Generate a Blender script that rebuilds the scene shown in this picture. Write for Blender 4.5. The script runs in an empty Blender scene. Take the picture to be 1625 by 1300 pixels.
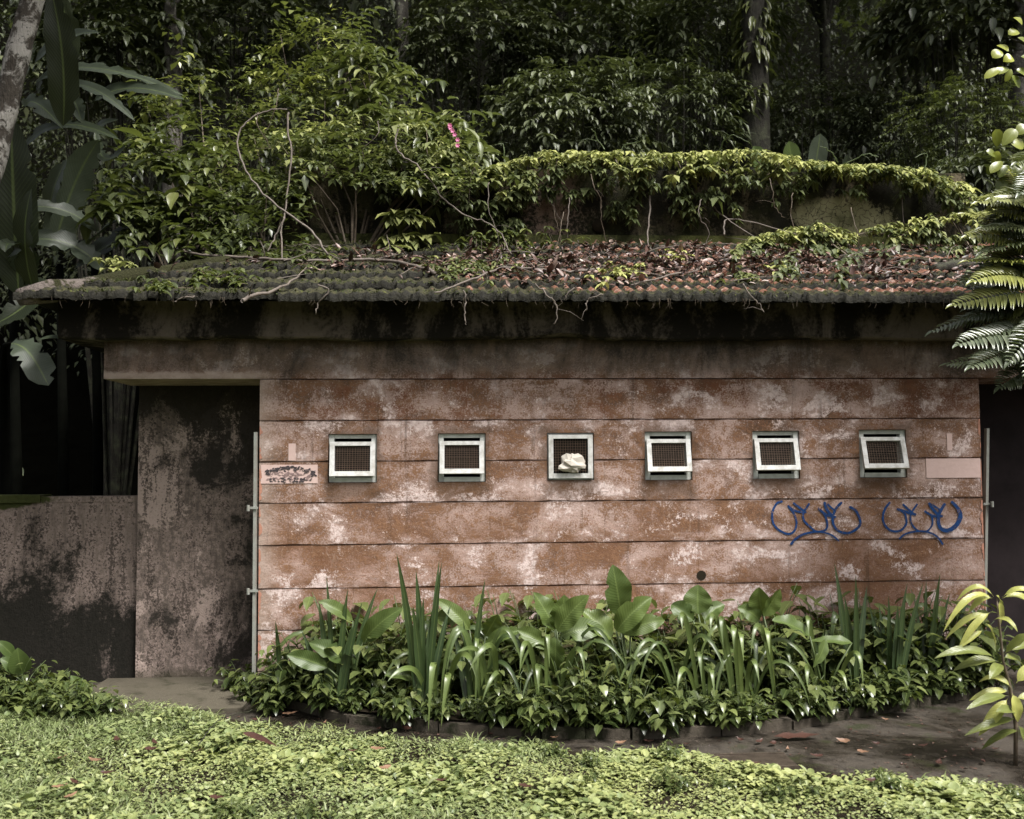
import bpy, math, random
import numpy as np
from mathutils import noise as mn
from mathutils import Vector, Matrix
random.seed(11)
rng = np.random.default_rng(11)
R = math.radians
scene = bpy.context.scene
COL = scene.collection

# ------------------------------------------------------------------ camera
CAM = Vector((0.0, -7.2, 1.6))
FPX, CX, CY = 1600.0, 812.5, 650.0
YAW, PITCH, ROLL = R(3.1), R(3.2), R(0.35)
fw = Vector((math.sin(YAW)*math.cos(PITCH), math.cos(YAW)*math.cos(PITCH), math.sin(PITCH)))
rt = Vector((math.cos(YAW), -math.sin(YAW), 0))
up = rt.cross(fw)
rt2 = rt*math.cos(ROLL) - up*math.sin(ROLL)
up2 = up*math.cos(ROLL) + rt*math.sin(ROLL)
rt, up = rt2, up2
cd = bpy.data.cameras.new('camera')
cam = bpy.data.objects.new('camera', cd); COL.objects.link(cam)
m = Matrix((rt, up, -fw)).transposed().to_4x4(); m.translation = CAM
cam.matrix_world = m
cd.sensor_width = 36; cd.lens = 36*FPX/1625; cd.clip_end = 500
cd.dof.use_dof = True; cd.dof.focus_distance = 7.1; cd.dof.aperture_fstop = 2.8
scene.camera = cam

def ray(px, py):
    return fw*FPX + rt*(px-CX) + up*(CY-py)
def at(px, py, Y):
    d = ray(px, py); t = (Y-CAM.y)/d.y
    return CAM + d*t
def gnd(px, py, Z=0.0):
    d = ray(px, py); t = (Z-CAM.z)/d.z
    return CAM + d*t

# ------------------------------------------------------------------ tagging
def tag(o, label=None, cat=None, group=None, kind=None):
    if label: o['label'] = label
    if cat: o['category'] = cat
    if group: o['group'] = group
    if kind: o['kind'] = kind
    return o
def empty(name, loc, label, cat, group=None):
    o = bpy.data.objects.new(name, None); COL.objects.link(o)
    o.location = loc; o.empty_display_size = .1
    return tag(o, label, cat, group)
def link(name, me, mat=None, parent=None):
    o = bpy.data.objects.new(name, me); COL.objects.link(o)
    for mt in (mat if isinstance(mat, (list, tuple)) else [mat]):
        if mt: me.materials.append(mt)
    if parent:
        o.parent = parent
        o.matrix_parent_inverse = Matrix.Translation(-Vector(parent.location)) if parent.parent is None else Matrix.Identity(4)
    return o
def copy_tree(o, parent=None):
    c = o.copy(); COL.objects.link(c)
    if parent: c.parent = parent
    for ch in o.children: copy_tree(ch, c)
    return c

# ------------------------------------------------------------------ mesh builder
class MB:
    def __init__(s): s.v=[]; s.f=[]; s.lu=[]; s.lv=[]; s.at=[]
    def add(s, vs, fs, lu=None, lv=None, a=0.0):
        o=len(s.v); n=len(vs)
        s.v.extend([tuple(v) for v in vs]); s.f.extend([tuple(i+o for i in f) for f in fs])
        s.lu.extend(lu if lu is not None else [0.0]*n); s.lv.extend(lv if lv is not None else [0.0]*n)
        s.at.extend([a]*n)
    def box(s, x0,x1,y0,y1,z0,z1):
        s.add([(x0,y0,z0),(x1,y0,z0),(x1,y1,z0),(x0,y1,z0),(x0,y0,z1),(x1,y0,z1),(x1,y1,z1),(x0,y1,z1)],
              [(3,2,1,0),(4,5,6,7),(0,1,5,4),(1,2,6,5),(2,3,7,6),(3,0,4,7)])
    def tube(s, pts, radii, n=7, cap=True, jit=0.0):
        pts=[Vector(p) for p in pts]; k=len(pts)
        if not hasattr(radii,'__len__'): radii=[radii]*k
        vs=[]; fs=[]
        t0=(pts[1]-pts[0]).normalized()
        a=t0.orthogonal().normalized()
        for i,p in enumerate(pts):
            t=(pts[min(i+1,k-1)]-pts[max(i-1,0)]).normalized()
            a=(a-t*a.dot(t)); a = a.normalized() if a.length>1e-6 else t.orthogonal().normalized()
            b=t.cross(a)
            for j in range(n):
                g=2*math.pi*j/n; r=radii[i]*(1+jit*random.uniform(-1,1))
                vs.append(p+a*(math.cos(g)*r)+b*(math.sin(g)*r))
        for i in range(k-1):
            for j in range(n):
                j2=(j+1)%n
                fs.append((i*n+j,i*n+j2,(i+1)*n+j2,(i+1)*n+j))
        if cap:
            fs.append(tuple(range(n-1,-1,-1))); fs.append(tuple(range((k-1)*n,k*n)))
        s.add(vs,fs)
    def ribbon(s, path, width, nh, fold=.25, prof=None, nseg=9, ncr=2, wave=0.0, notch=0.0, curl=0.0, a=0.0, petiole=0.0):
        """leaf blade along a bezier path (3 or 4 control points); nh = direction its upper side faces"""
        P=[Vector(p) for p in path]
        def bz(t):
            q=P
            while len(q)>1: q=[q[i].lerp(q[i+1],t) for i in range(len(q)-1)]
            return q[0]
        prof = prof or (lambda t: math.sin(math.pi*min(1,t**.75))**.8 if 0<t<1 else 0)
        us=[-1+j/ncr for j in range(2*ncr+1)]
        vs=[];fs=[];lu=[];lv=[]; nh=Vector(nh); ph=random.uniform(0,6); W=len(us)
        for i in range(nseg+1):
            t=i/nseg; p=bz(t); d=(bz(min(1,t+.02))-bz(max(0,t-.02))).normalized()
            r=d.cross(nh); r = r.normalized() if r.length>1e-5 else d.orthogonal().normalized()
            n=r.cross(d)
            tt = max(0,(t-petiole)/(1-petiole)) if petiole else t
            w=max(.012 if petiole and tt<.05 else .015, prof(tt))*width/2
            for u in us:
                uu=u
                if notch and abs(u)==1 and random.random()<notch: uu=u*random.uniform(.35,.8)
                off=abs(uu)*w*fold - curl*uu*uu*w
                wv=wave*w*math.sin(t*17+ph+u*2)*abs(uu)
                vs.append(p+r*(uu*w*math.sqrt(max(.1,1-fold*fold)))+n*(off+wv)); lu.append(u); lv.append(t)
        for i in range(nseg):
            for j in range(W-1):
                q=i*W+j; fs.append((q,q+1,q+W+1,q+W))
        s.add(vs,fs,lu,lv,a)
    def build(s, name, mat, parent=None, smooth=True, kind=None):
        me=bpy.data.meshes.new(name); me.from_pydata(s.v,[],s.f)
        if any(s.lu) or any(s.lv) or any(s.at):
            for nm,dat in (('lu',s.lu),('lv',s.lv),('young',s.at)):
                me.attributes.new(nm,'FLOAT','POINT').data.foreach_set('value',dat)
        if smooth: me.polygons.foreach_set('use_smooth',[True]*len(me.polygons))
        me.update()
        o=link(name,me,mat,parent)
        if kind: o['kind']=kind
        return o

# ------------------------------------------------------------------ leaf clouds (numpy)
T_DIA=(np.array([(0,0,0),(0,.45,-.03),(0,1,-.06),(-.5,.38,.06),(.5,.38,.06)],float),
       [(0,1,3),(1,2,3),(0,4,1),(1,4,2)])
T_OVA=(np.array([(0,0,0),(0,.4,-.04),(0,.75,-.06),(0,1,-.14),(-.36,.14,.05),(-.5,.42,.07),(-.3,.76,.02),(.36,.14,.05),(.5,.42,.07),(.3,.76,.02)],float),
       [(0,1,5,4),(1,2,6,5),(2,3,6),(0,7,8,1),(1,8,9,2),(2,9,3)])
T_HRT=(np.array([(0,0,0),(0,.35,-.03),(0,.7,-.06),(0,1,-.16),(-.3,-.1,.05),(-.5,.2,.09),(-.36,.6,.03),(.3,-.1,.05),(.5,.2,.09),(.36,.6,.03)],float),
       [(0,1,5,4),(1,2,6,5),(2,3,6),(0,7,8,1),(1,8,9,2),(2,9,3)])
T_BLD=(np.array([(-.5,0,0),(.5,0,0),(-.4,.5,.03),(.4,.5,.03),(0,1,-.1)],float),[(0,1,3,2),(2,3,4)])
def nrm(a): return a/np.maximum(np.linalg.norm(a,axis=1,keepdims=True),1e-9)
def cloud(name, T, P, D, U, L, W, mat, parent=None, young=None, droop=0.0, kind=None):
    tv,tf=T; P=np.asarray(P,float); n=len(P)
    D=nrm(np.asarray(D,float)); U=np.broadcast_to(np.asarray(U,float),P.shape)
    X=nrm(np.cross(D,U)); Z=np.cross(X,D)
    L=np.broadcast_to(np.asarray(L,float),(n,)); W=np.broadcast_to(np.asarray(W,float),(n,))
    dr=np.broadcast_to(np.asarray(droop,float),(n,))
    k=len(tv)
    V=(P[:,None,:]+X[:,None,:]*(W[:,None]*tv[None,:,0])[:,:,None]
       +D[:,None,:]*(L[:,None]*tv[None,:,1])[:,:,None]
       +Z[:,None,:]*(L[:,None]*(tv[None,:,2]-dr[:,None]*tv[None,:,1]**2))[:,:,None]).reshape(-1,3)
    me=bpy.data.meshes.new(name)
    sizes=np.array([len(f) for f in tf]); flat=np.array([i for f in tf for i in f])
    loops=(flat[None,:]+(np.arange(n)*k)[:,None]).ravel()
    tot=np.tile(sizes,n); st=np.concatenate([[0],np.cumsum(tot)[:-1]])
    me.vertices.add(n*k); me.vertices.foreach_set('co',V.astype(np.float32).ravel())
    me.loops.add(len(loops)); me.loops.foreach_set('vertex_index',loops.astype(np.int32))
    me.polygons.add(len(tot)); me.polygons.foreach_set('loop_start',st.astype(np.int32))
    me.polygons.foreach_set('use_smooth',np.ones(len(tot),bool))
    me.update(calc_edges=True); me.validate()
    if len(me.vertices)==n*k:
        y = np.zeros(n) if young is None else np.clip(np.broadcast_to(np.asarray(young,float),(n,)),0,1)
        me.attributes.new('young','FLOAT','POINT').data.foreach_set('value',np.repeat(y,k).astype(np.float32))
        me.attributes.new('lu','FLOAT','POINT').data.foreach_set('value',np.tile(tv[:,0]*2,n).astype(np.float32))
        me.attributes.new('lv','FLOAT','POINT').data.foreach_set('value',np.tile(tv[:,1],n).astype(np.float32))
    o=link(name,me,mat,parent)
    if kind: o['kind']=kind
    return o
def rdir(n):
    return nrm(rng.normal(size=(n,3)))
def sprays(P, D, length, n, leafL, spread=.9, dn=.35):
    """leafy twigs: at each P a twig along D carrying n leaves left and right; returns leaf P,D,L,twig index"""
    P=np.asarray(P,float); D=nrm(np.asarray(D,float)); m_=len(P)
    length=np.broadcast_to(np.asarray(length,float),(m_,))
    t=np.tile((np.arange(n)+.6)/n,m_); idx=np.repeat(np.arange(m_),n)
    side=np.tile(np.where(np.arange(n)%2==0,1.,-1.),m_); side[np.arange(m_)*n+n-1]=0
    d=D[idx]; s=nrm(np.cross(d,np.array([0,0,1.])+0*d))
    p=P[idx]+d*(t*length[idx])[:,None]; p[:,2]-=.35*length[idx]*t**2
    ld=d*.55+s*(side*spread)[:,None]+rng.normal(size=p.shape)*.22; ld[:,2]-=dn+.3*t
    L=leafL*rng.uniform(.6,1.2,len(p))
    return p,ld,L,idx
def whorls(P, D, n, leafL, dn=.5):
    """umbrella-like leaf groups hanging round each point"""
    P=np.asarray(P,float); D=np.asarray(D,float); m_=len(P); idx=np.repeat(np.arange(m_),n)
    a=np.tile(np.arange(n)*2*math.pi/n,m_)+np.repeat(rng.uniform(0,6.3,m_),n)+rng.normal(size=m_*n)*.25
    ld=np.stack([np.cos(a),np.sin(a),-dn+rng.normal(size=len(a))*.18],1)+D[idx]*.5
    return P[idx]+rng.normal(size=(m_*n,3))*.006, ld, leafL*rng.uniform(.65,1.15,m_*n)*np.repeat(rng.uniform(.75,1.2,m_),n), idx

# ------------------------------------------------------------------ materials
class N:
    def __init__(s, name):
        s.m=bpy.data.materials.new(name); s.m.use_nodes=True; s.t=s.m.node_tree; s.t.nodes.clear()
        s.out=s.t.nodes.new('ShaderNodeOutputMaterial')
        s.co=None
    def n(s, typ, ins=None, **kw):
        nd=s.t.nodes.new(typ)
        for k,v in kw.items(): setattr(nd,k,v)
        for k,v in (ins or {}).items(): s.set(nd.inputs[k],v)
        return nd
    def set(s, inp, v):
        if isinstance(v, bpy.types.NodeSocket): s.t.links.new(v,inp)
        elif isinstance(v,(tuple,list)) and len(v)==3 and inp.type=='RGBA': inp.default_value=(*v,1)
        else: inp.default_value=v
    def pos(s, sc=(1,1,1), obj=False, off=None):
        g=s.n('ShaderNodeTexCoord').outputs['Object'] if obj else s.n('ShaderNodeNewGeometry').outputs['Position']
        mp=s.n('ShaderNodeMapping',{'Vector':g,'Scale':sc})
        if off: mp.inputs['Location'].default_value=off
        return mp.outputs[0]
    def noise(s, v, scale, detail=6, rough=.6, dist=0., lo=None, hi=None):
        o=s.n('ShaderNodeTexNoise',{'Vector':v,'Scale':scale,'Detail':detail,'Roughness':rough,'Distortion':dist}).outputs['Fac']
        return s.mr(o,lo,hi) if lo is not None else o
    def mr(s, v, lo, hi, a=0., b=1., smooth=True):
        return s.n('ShaderNodeMapRange',{'Value':v,'From Min':lo,'From Max':hi,'To Min':a,'To Max':b},interpolation_type='SMOOTHSTEP' if smooth else 'LINEAR').outputs[0]
    def ma(s, op, a, b=0., c=None):
        nd=s.n('ShaderNodeMath',operation=op); s.set(nd.inputs[0],a); s.set(nd.inputs[1],b)
        if c is not None: s.set(nd.inputs[2],c)
        return nd.outputs[0]
    def mix(s, f, a, b, bt='MIX'):
        nd=s.n('ShaderNodeMix',data_type='RGBA',blend_type=bt)
        s.set(nd.inputs[0],f); s.set(nd.inputs[6],a); s.set(nd.inputs[7],b); return nd.outputs[2]
    def ramp(s, v, stops):
        nd=s.n('ShaderNodeValToRGB',{'Fac':v}); e=nd.color_ramp.elements
        while len(e)<len(stops): e.new(.5)
        for i,(p,c) in enumerate(stops): e[i].position=p; e[i].color=(*c,1)
        return nd.outputs[0]
    def attr(s, name): return s.n('ShaderNodeAttribute',attribute_name=name).outputs['Fac']
    def sep(s, v):
        return s.n('ShaderNodeSeparateXYZ',{'Vector':v}).outputs
    def bsdf(s, col, rough=.7, bump=None, bstr=.4, bdist=.01, spec=.5, metal=0.):
        p=s.n('ShaderNodeBsdfPrincipled',{'Base Color':col,'Roughness':rough,'Metallic':metal,'Specular IOR Level':spec})
        if bump is not None:
            b=s.n('ShaderNodeBump',{'Height':bump,'Strength':bstr,'Distance':bdist}); s.t.links.new(b.outputs[0],p.inputs['Normal'])
        return p
    def done(s, p):
        s.t.links.new(p.outputs[0],s.out.inputs['Surface']); return s.m

def leaf_mat(name, stops, young=(.30,.33,.05), rough=.38, trans=.22, veins=0., spec=.5, spot=None):
    k=N(name)
    rnd=k.n('ShaderNodeNewGeometry').outputs['Random Per Island']
    c=k.ramp(rnd,stops)
    oi=k.n('ShaderNodeObjectInfo').outputs['Random']
    c=k.mix(k.ma('MULTIPLY',oi,.25),c,(.05,.07,.015))
    c=k.mix(k.attr('young'),c,young)
    lu=k.ma('ABSOLUTE',k.attr('lu'))
    c=k.mix(k.mr(lu,.10,.02,0,.35),c,(.25,.33,.10))
    nz=k.noise(k.pos(),25,3,.6)
    c=k.mix(k.mr(nz,.35,.7,0,.35),c,k.mix(.5,c,(.02,.03,.006)))
    if spot: c=k.mix(k.noise(k.pos(),60,2,.5,lo=.62,hi=.72),c,spot)
    bump=nz
    if veins:
        w=k.ma('SINE',k.ma('MULTIPLY',k.ma('SUBTRACT',k.attr('lv'),k.ma('MULTIPLY',lu,.18)),veins))
        c=k.mix(k.mr(w,.75,1,0,.12),c,(.22,.30,.10)); bump=k.ma('ADD',k.ma('MULTIPLY',w,.35),nz)
    p=k.bsdf(c,rough,bump,.25,.004,spec)
    tr=k.n('ShaderNodeBsdfTranslucent',{'Color':k.mix(.5,c,(.20,.26,.03))})
    mx=k.n('ShaderNodeMixShader',{0:trans}); k.t.links.new(p.outputs[0],mx.inputs[1]); k.t.links.new(tr.outputs[0],mx.inputs[2])
    return k.done(mx)
M={}
M['forest']=leaf_mat('forest_leaf',[(0,(.030,.037,.021)),(.5,(.078,.092,.050)),(.85,(.135,.152,.088)),(1,(.20,.22,.135))],young=(.17,.185,.075),trans=.12,rough=.4)
M['deep']=leaf_mat('deep_forest_leaf',[(0,(.030,.036,.021)),(.6,(.082,.094,.056)),(1,(.155,.17,.105))],young=(.24,.26,.13),trans=.10,rough=.42)
M['shrub']=leaf_mat('shrub_leaf',[(0,(.028,.035,.014)),(.5,(.058,.072,.029)),(1,(.11,.128,.06))],young=(.38,.40,.11),rough=.36)
M['creeper']=leaf_mat('creeper_leaf',[(0,(.042,.053,.022)),(.5,(.088,.105,.045)),(1,(.17,.195,.095))],young=(.50,.51,.18),rough=.36)
M['bed']=leaf_mat('bed_leaf',[(0,(.014,.023,.008)),(.35,(.032,.048,.016)),(.7,(.06,.082,.030)),(.93,(.11,.135,.055)),(1,(.21,.23,.10))],young=(.20,.235,.075),rough=.26)
M['blade']=leaf_mat('blade_leaf',[(0,(.026,.048,.018)),(1,(.05,.08,.028))],young=(.16,.21,.055),rough=.35,trans=.15)
M['broad']=leaf_mat('broad_leaf',[(0,(.035,.066,.016)),(1,(.075,.115,.032))],young=(.15,.20,.045),rough=.42,veins=110)
M['banana']=leaf_mat('banana_leaf',[(0,(.018,.025,.015)),(1,(.04,.052,.033))],young=(.085,.105,.075),rough=.38,veins=190,trans=.12)
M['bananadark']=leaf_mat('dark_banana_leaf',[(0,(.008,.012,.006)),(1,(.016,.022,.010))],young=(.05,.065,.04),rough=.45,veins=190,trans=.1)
M['lawn']=leaf_mat('lawn_leaf',[(0,(.085,.12,.042)),(.35,(.18,.23,.088)),(.8,(.275,.33,.15)),(1,(.41,.45,.265))],young=(.42,.44,.165),rough=.45,trans=.2)
M['frond']=leaf_mat('frond_leaf',[(0,(.075,.095,.06)),(1,(.16,.18,.125))],young=(.36,.37,.09),rough=.27,trans=.15)
M['mango']=leaf_mat('sapling_leaf',[(0,(.09,.12,.03)),(1,(.14,.17,.045))],young=(.48,.48,.13),rough=.32,veins=80,trans=.25)
M['round']=leaf_mat('round_leaf',[(0,(.08,.11,.02)),(1,(.16,.20,.04))],young=(.36,.38,.05),rough=.3,trans=.25)
M['moss']=leaf_mat('moss_tuft',[(0,(.014,.016,.006)),(.6,(.032,.034,.012)),(1,(.085,.082,.026))],rough=.8,trans=.1,spec=.2)
def litter_mat():
    k=N('dead_leaf'); rnd=k.n('ShaderNodeNewGeometry').outputs['Random Per Island']
    c=k.ramp(rnd,[(0,(.025,.015,.011)),(.35,(.06,.03,.022)),(.65,(.12,.065,.05)),(.86,(.22,.135,.105)),(1,(.42,.32,.27))])
    c=k.mix(k.noise(k.pos(),40,4,.7,lo=.4,hi=.75),c,(.06,.03,.02))
    return k.done(k.bsdf(c,.42,spec=.5))
M['litter']=litter_mat()
def plain(name, col, rough=.6, var=.35, scale=14, dark=None, metal=0., bstr=.3, spec=.5):
    k=N(name); nz=k.noise(k.pos(),scale,6,.65)
    c=k.mix(k.mr(nz,.35,.7,0,var),col,dark or tuple(x*.3 for x in col))
    return k.done(k.bsdf(c,rough,nz,bstr,.006,spec,metal))
M['redleaf']=plain('red_dead_leaf',(.065,.030,.022),.4)
M['tanleaf']=plain('tan_dead_leaf',(.22,.125,.075),.5)
M['twig']=plain('twig_bark',(.15,.122,.10),.7,.6,30)
M['vinestem']=plain('vine_stem',(.12,.09,.06),.7,.6,30)
M['greenstem']=plain('green_stem',(.07,.10,.03),.5,.4,20)
def bark(name, base, lichen, lo, hi):
    k=N(name); v=k.pos(); n1=k.noise(v,7,8,.65,.4); n2=k.noise(k.pos((6,6,1.2)),9,6,.6)
    c=k.mix(n2,tuple(x*.35 for x in base),base)
    c=k.mix(k.mr(n1,lo,hi),c,lichen); c=k.mix(k.noise(v,38,3,.6,lo=.55,hi=.7),c,(.03,.028,.022))
    return k.done(k.bsdf(c,.85,k.ma('ADD',n2,n1),.7,.03,.3))
M['lichen']=bark('lichen_bark',(.09,.075,.06),(.36,.34,.31),.46,.56)
M['bark']=bark('dark_bark',(.030,.026,.019),(.055,.058,.034),.42,.66)
M['barkpale']=bark('pale_bark',(.10,.09,.075),(.20,.19,.16),.45,.65)

# weathered pink plaster
ZG=[at(412,y,0).z for y in (602,668,733,799,866,935,1001,1066)]
BH=(ZG[0]-ZG[6])/6; Z0=ZG[0]; XL_=at(411,800,0).x
def WSTAIN(k,c,x,z,mot,n2):
    acc=None
    for (a,b_,cc,d) in WP_:
        p=at(a,cc,0); q=at(b_,d,0); xc=(p.x+q.x)/2; hw=(q.x-p.x)/2; zt=p.z; zb=q.z-.10; zc=(zt+zb)/2; hh=(zt-zb)/2
        dx=k.ma('SUBTRACT',k.ma('ABSOLUTE',k.ma('SUBTRACT',x,xc)),hw); dz=k.ma('SUBTRACT',k.ma('ABSOLUTE',k.ma('SUBTRACT',z,zc)),hh)
        m_=k.ma('MAXIMUM',dx,dz); acc=m_ if acc is None else k.ma('MINIMUM',acc,m_)
    f=k.mr(k.ma('ADD',acc,k.ma('ADD',k.ma('MULTIPLY',k.ma('SUBTRACT',n2,.5),.30),k.ma('MULTIPLY',mot,.05))),.07,-.02,0,.72)
    return k.mix(f,c,(.085,.046,.024))
WP_=[(521,598,689,766),(695,771,688,765),(868,943,687,762),(1023,1099,685,762),(1194,1270,684,760),(1363,1440,682,758)]
def wall_mat(name, grime=0.0, brown=1.0):
    k=N(name); v=k.pos(); x,y,z=k.sep(v)
    bi=k.ma('FLOOR',k.ma('DIVIDE',k.ma('SUBTRACT',z,Z0),BH))
    fr=k.ma('FRACT',k.ma('DIVIDE',k.ma('SUBTRACT',z,Z0),BH))
    comb=k.n('ShaderNodeCombineXYZ',{'X':k.ma('ADD',x,k.ma('MULTIPLY',bi,.27)),'Y':y,'Z':k.ma('ADD',z,k.ma('MULTIPLY',bi,.11))}).outputs[0]
    vb=k.n('ShaderNodeMapping',{'Vector':comb,'Scale':(.75,1,1.1)}).outputs[0]
    n1=k.noise(vb,3.2,9,.62,.6); n2=k.noise(vb,9,8,.68,.5); n3=k.noise(v,34,6,.78); n4=k.noise(v,85,4,.7)
    edge=k.ma('POWER',k.ma('ABSOLUTE',k.ma('MULTIPLY',k.ma('SUBTRACT',fr,.5),2)),5)
    # base: dusty pink with brown staining broken up by fine mottling
    mot=k.ma('ADD',k.ma('MULTIPLY',k.ma('SUBTRACT',n3,.5),1.25),k.ma('MULTIPLY',k.ma('SUBTRACT',n4,.5),1.0))
    pink=k.mix(k.mr(n3,.3,.7),(.33,.225,.188),(.56,.42,.375))
    st=k.ma('ADD',k.ma('MULTIPLY',n1,1.25),k.ma('MULTIPLY',edge,.05)); st=k.ma('ADD',st,k.ma('MULTIPLY',k.ma('SUBTRACT',n2,.5),.75)); st=k.ma('ADD',st,mot)
    c=k.mix(k.mr(st,.445,.735,0,.95*brown),pink,k.mix(k.mr(k.ma('ADD',n2,mot),.28,.68),(.058,.028,.015),(.215,.108,.055)))
    red=k.ma('MULTIPLY',k.noise(vb,2.3,8,.66,.4,lo=.47,hi=.58),k.mr(z,Z0-1.5*BH,Z0-.7*BH))
    c=k.mix(k.ma('MULTIPLY',red,k.mr(k.ma('ADD',n2,mot),.34,.60,0,.75)),c,(.150,.055,.028))
    org=k.ma('MULTIPLY',k.noise(vb,1.5,6,.6,.2,lo=.42,hi=.56),k.mr(z,Z0-2.6*BH,Z0-4*BH))
    c=k.mix(k.ma('MULTIPLY',org,k.mr(k.ma('ADD',n2,mot),.30,.62,.65,.0)),c,(.20,.090,.043))
    ble=k.ma('ADD',k.n('ShaderNodeTexNoise',{'Vector':k.n('ShaderNodeMapping',{'Vector':comb,'Scale':(1,1,1.4),'Location':(7,3,2)}).outputs[0],'Scale':3.3,'Detail':8,'Roughness':.58,'Distortion':.3}).outputs['Fac'],k.ma('MULTIPLY',mot,.42))
    c=k.mix(k.mr(ble,.553,.65,0,.92),c,k.mix(k.mr(n3,.35,.65),(.52,.40,.37),(.74,.62,.59)))
    dv=k.n('ShaderNodeMixRGB',{'Fac':.22,'Color1':v,'Color2':k.n('ShaderNodeTexNoise',{'Vector':v,'Scale':7.,'Detail':6}).outputs['Color']}).outputs[0]
    cr=k.n('ShaderNodeTexVoronoi',{'Vector':dv,'Scale':11.},feature='DISTANCE_TO_EDGE').outputs['Distance']
    cm=k.ma('MULTIPLY',k.mr(cr,.05,.0),k.ma('MULTIPLY',k.noise(v,2.3,3,.5,lo=.48,hi=.62),k.mr(n3,.35,.6)))
    c=k.mix(k.ma('MULTIPLY',cm,.5),c,(.47,.36,.30))
    c=k.mix(k.mr(k.ma('ADD',n4,k.ma('MULTIPLY',k.ma('SUBTRACT',n2,.5),.3)),.60,.70,0,.6),c,(.055,.034,.022))
    c=k.mix(k.mr(k.noise(v,62,4,.7),.60,.68,0,.65),c,(.50,.40,.35))
    c=WSTAIN(k,c,x,z,mot,n2)
    # black mildew below the eave, with the eave's shade painted into the gradient
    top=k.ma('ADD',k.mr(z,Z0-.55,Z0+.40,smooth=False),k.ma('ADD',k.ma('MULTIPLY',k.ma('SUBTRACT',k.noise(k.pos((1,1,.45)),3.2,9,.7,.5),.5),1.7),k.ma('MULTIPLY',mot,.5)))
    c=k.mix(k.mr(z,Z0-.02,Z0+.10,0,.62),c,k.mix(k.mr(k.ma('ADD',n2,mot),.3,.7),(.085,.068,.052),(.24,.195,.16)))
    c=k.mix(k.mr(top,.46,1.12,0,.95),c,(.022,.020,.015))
    stk=k.ma('ADD',k.noise(k.pos((7,1,.45)),2.2,6,.65,.2),k.ma('MULTIPLY',mot,.25)); c=k.mix(k.mr(stk,.56,.72,0,.55),c,(.062,.036,.022))
    c=k.mix(k.ma('MULTIPLY',k.mr(k.ma('ADD',z,k.ma('MULTIPLY',k.ma('SUBTRACT',n2,.5),.08)),Z0+.065,Z0+.035,0,.8),k.mr(x,XL_+.2,XL_-.1)),c,(.42,.34,.29))
    c=k.mix(k.ma('MULTIPLY',edge,k.mr(n2,.4,.6,.0,.45)),c,(.075,.042,.025))
    if grime:
        g=k.ma('ADD',k.noise(k.pos((1,1,.6)),1.7,9,.66,.5),k.ma('MULTIPLY',k.ma('SUBTRACT',n3,.5),.3))
        c=k.mix(k.mr(g,.54-grime*.13,.63-grime*.13,0,.93),c,(.022,.02,.016))
    bump=k.ma('ADD',k.ma('MULTIPLY',n3,.6),k.ma('ADD',n2,k.ma('MULTIPLY',n4,.3)))
    return k.done(k.bsdf(c,.82,bump,.6,.012,.18))
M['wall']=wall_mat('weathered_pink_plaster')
M['grimewall']=wall_mat('grimy_pink_plaster',.55,.35)
def conc(name, a, b, dark, lo=.45, hi=.6, sc=2.2, green=None, streak=.5):
    k=N(name); v=k.pos((1,1,streak)); n1=k.noise(v,sc,9,.68,.5); n2=k.noise(k.pos(),40,5,.7)
    c=k.mix(n2,a,b); c=k.mix(k.mr(k.ma('ADD',n1,k.ma('MULTIPLY',k.ma('SUBTRACT',n2,.5),.25)),lo,hi,0,.95),c,dark)
    if green: c=k.mix(k.ma('MULTIPLY',k.noise(k.pos(),3.1,7,.6,lo=.46,hi=.62),.8),c,green)
    return k.done(k.bsdf(c,.85,k.ma('ADD',n1,n2),.6,.015,.12))
M['fascia']=conc('blackened_concrete',(.085,.070,.056),(.19,.155,.127),(.008,.007,.005),.40,.57,2.9)
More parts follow.
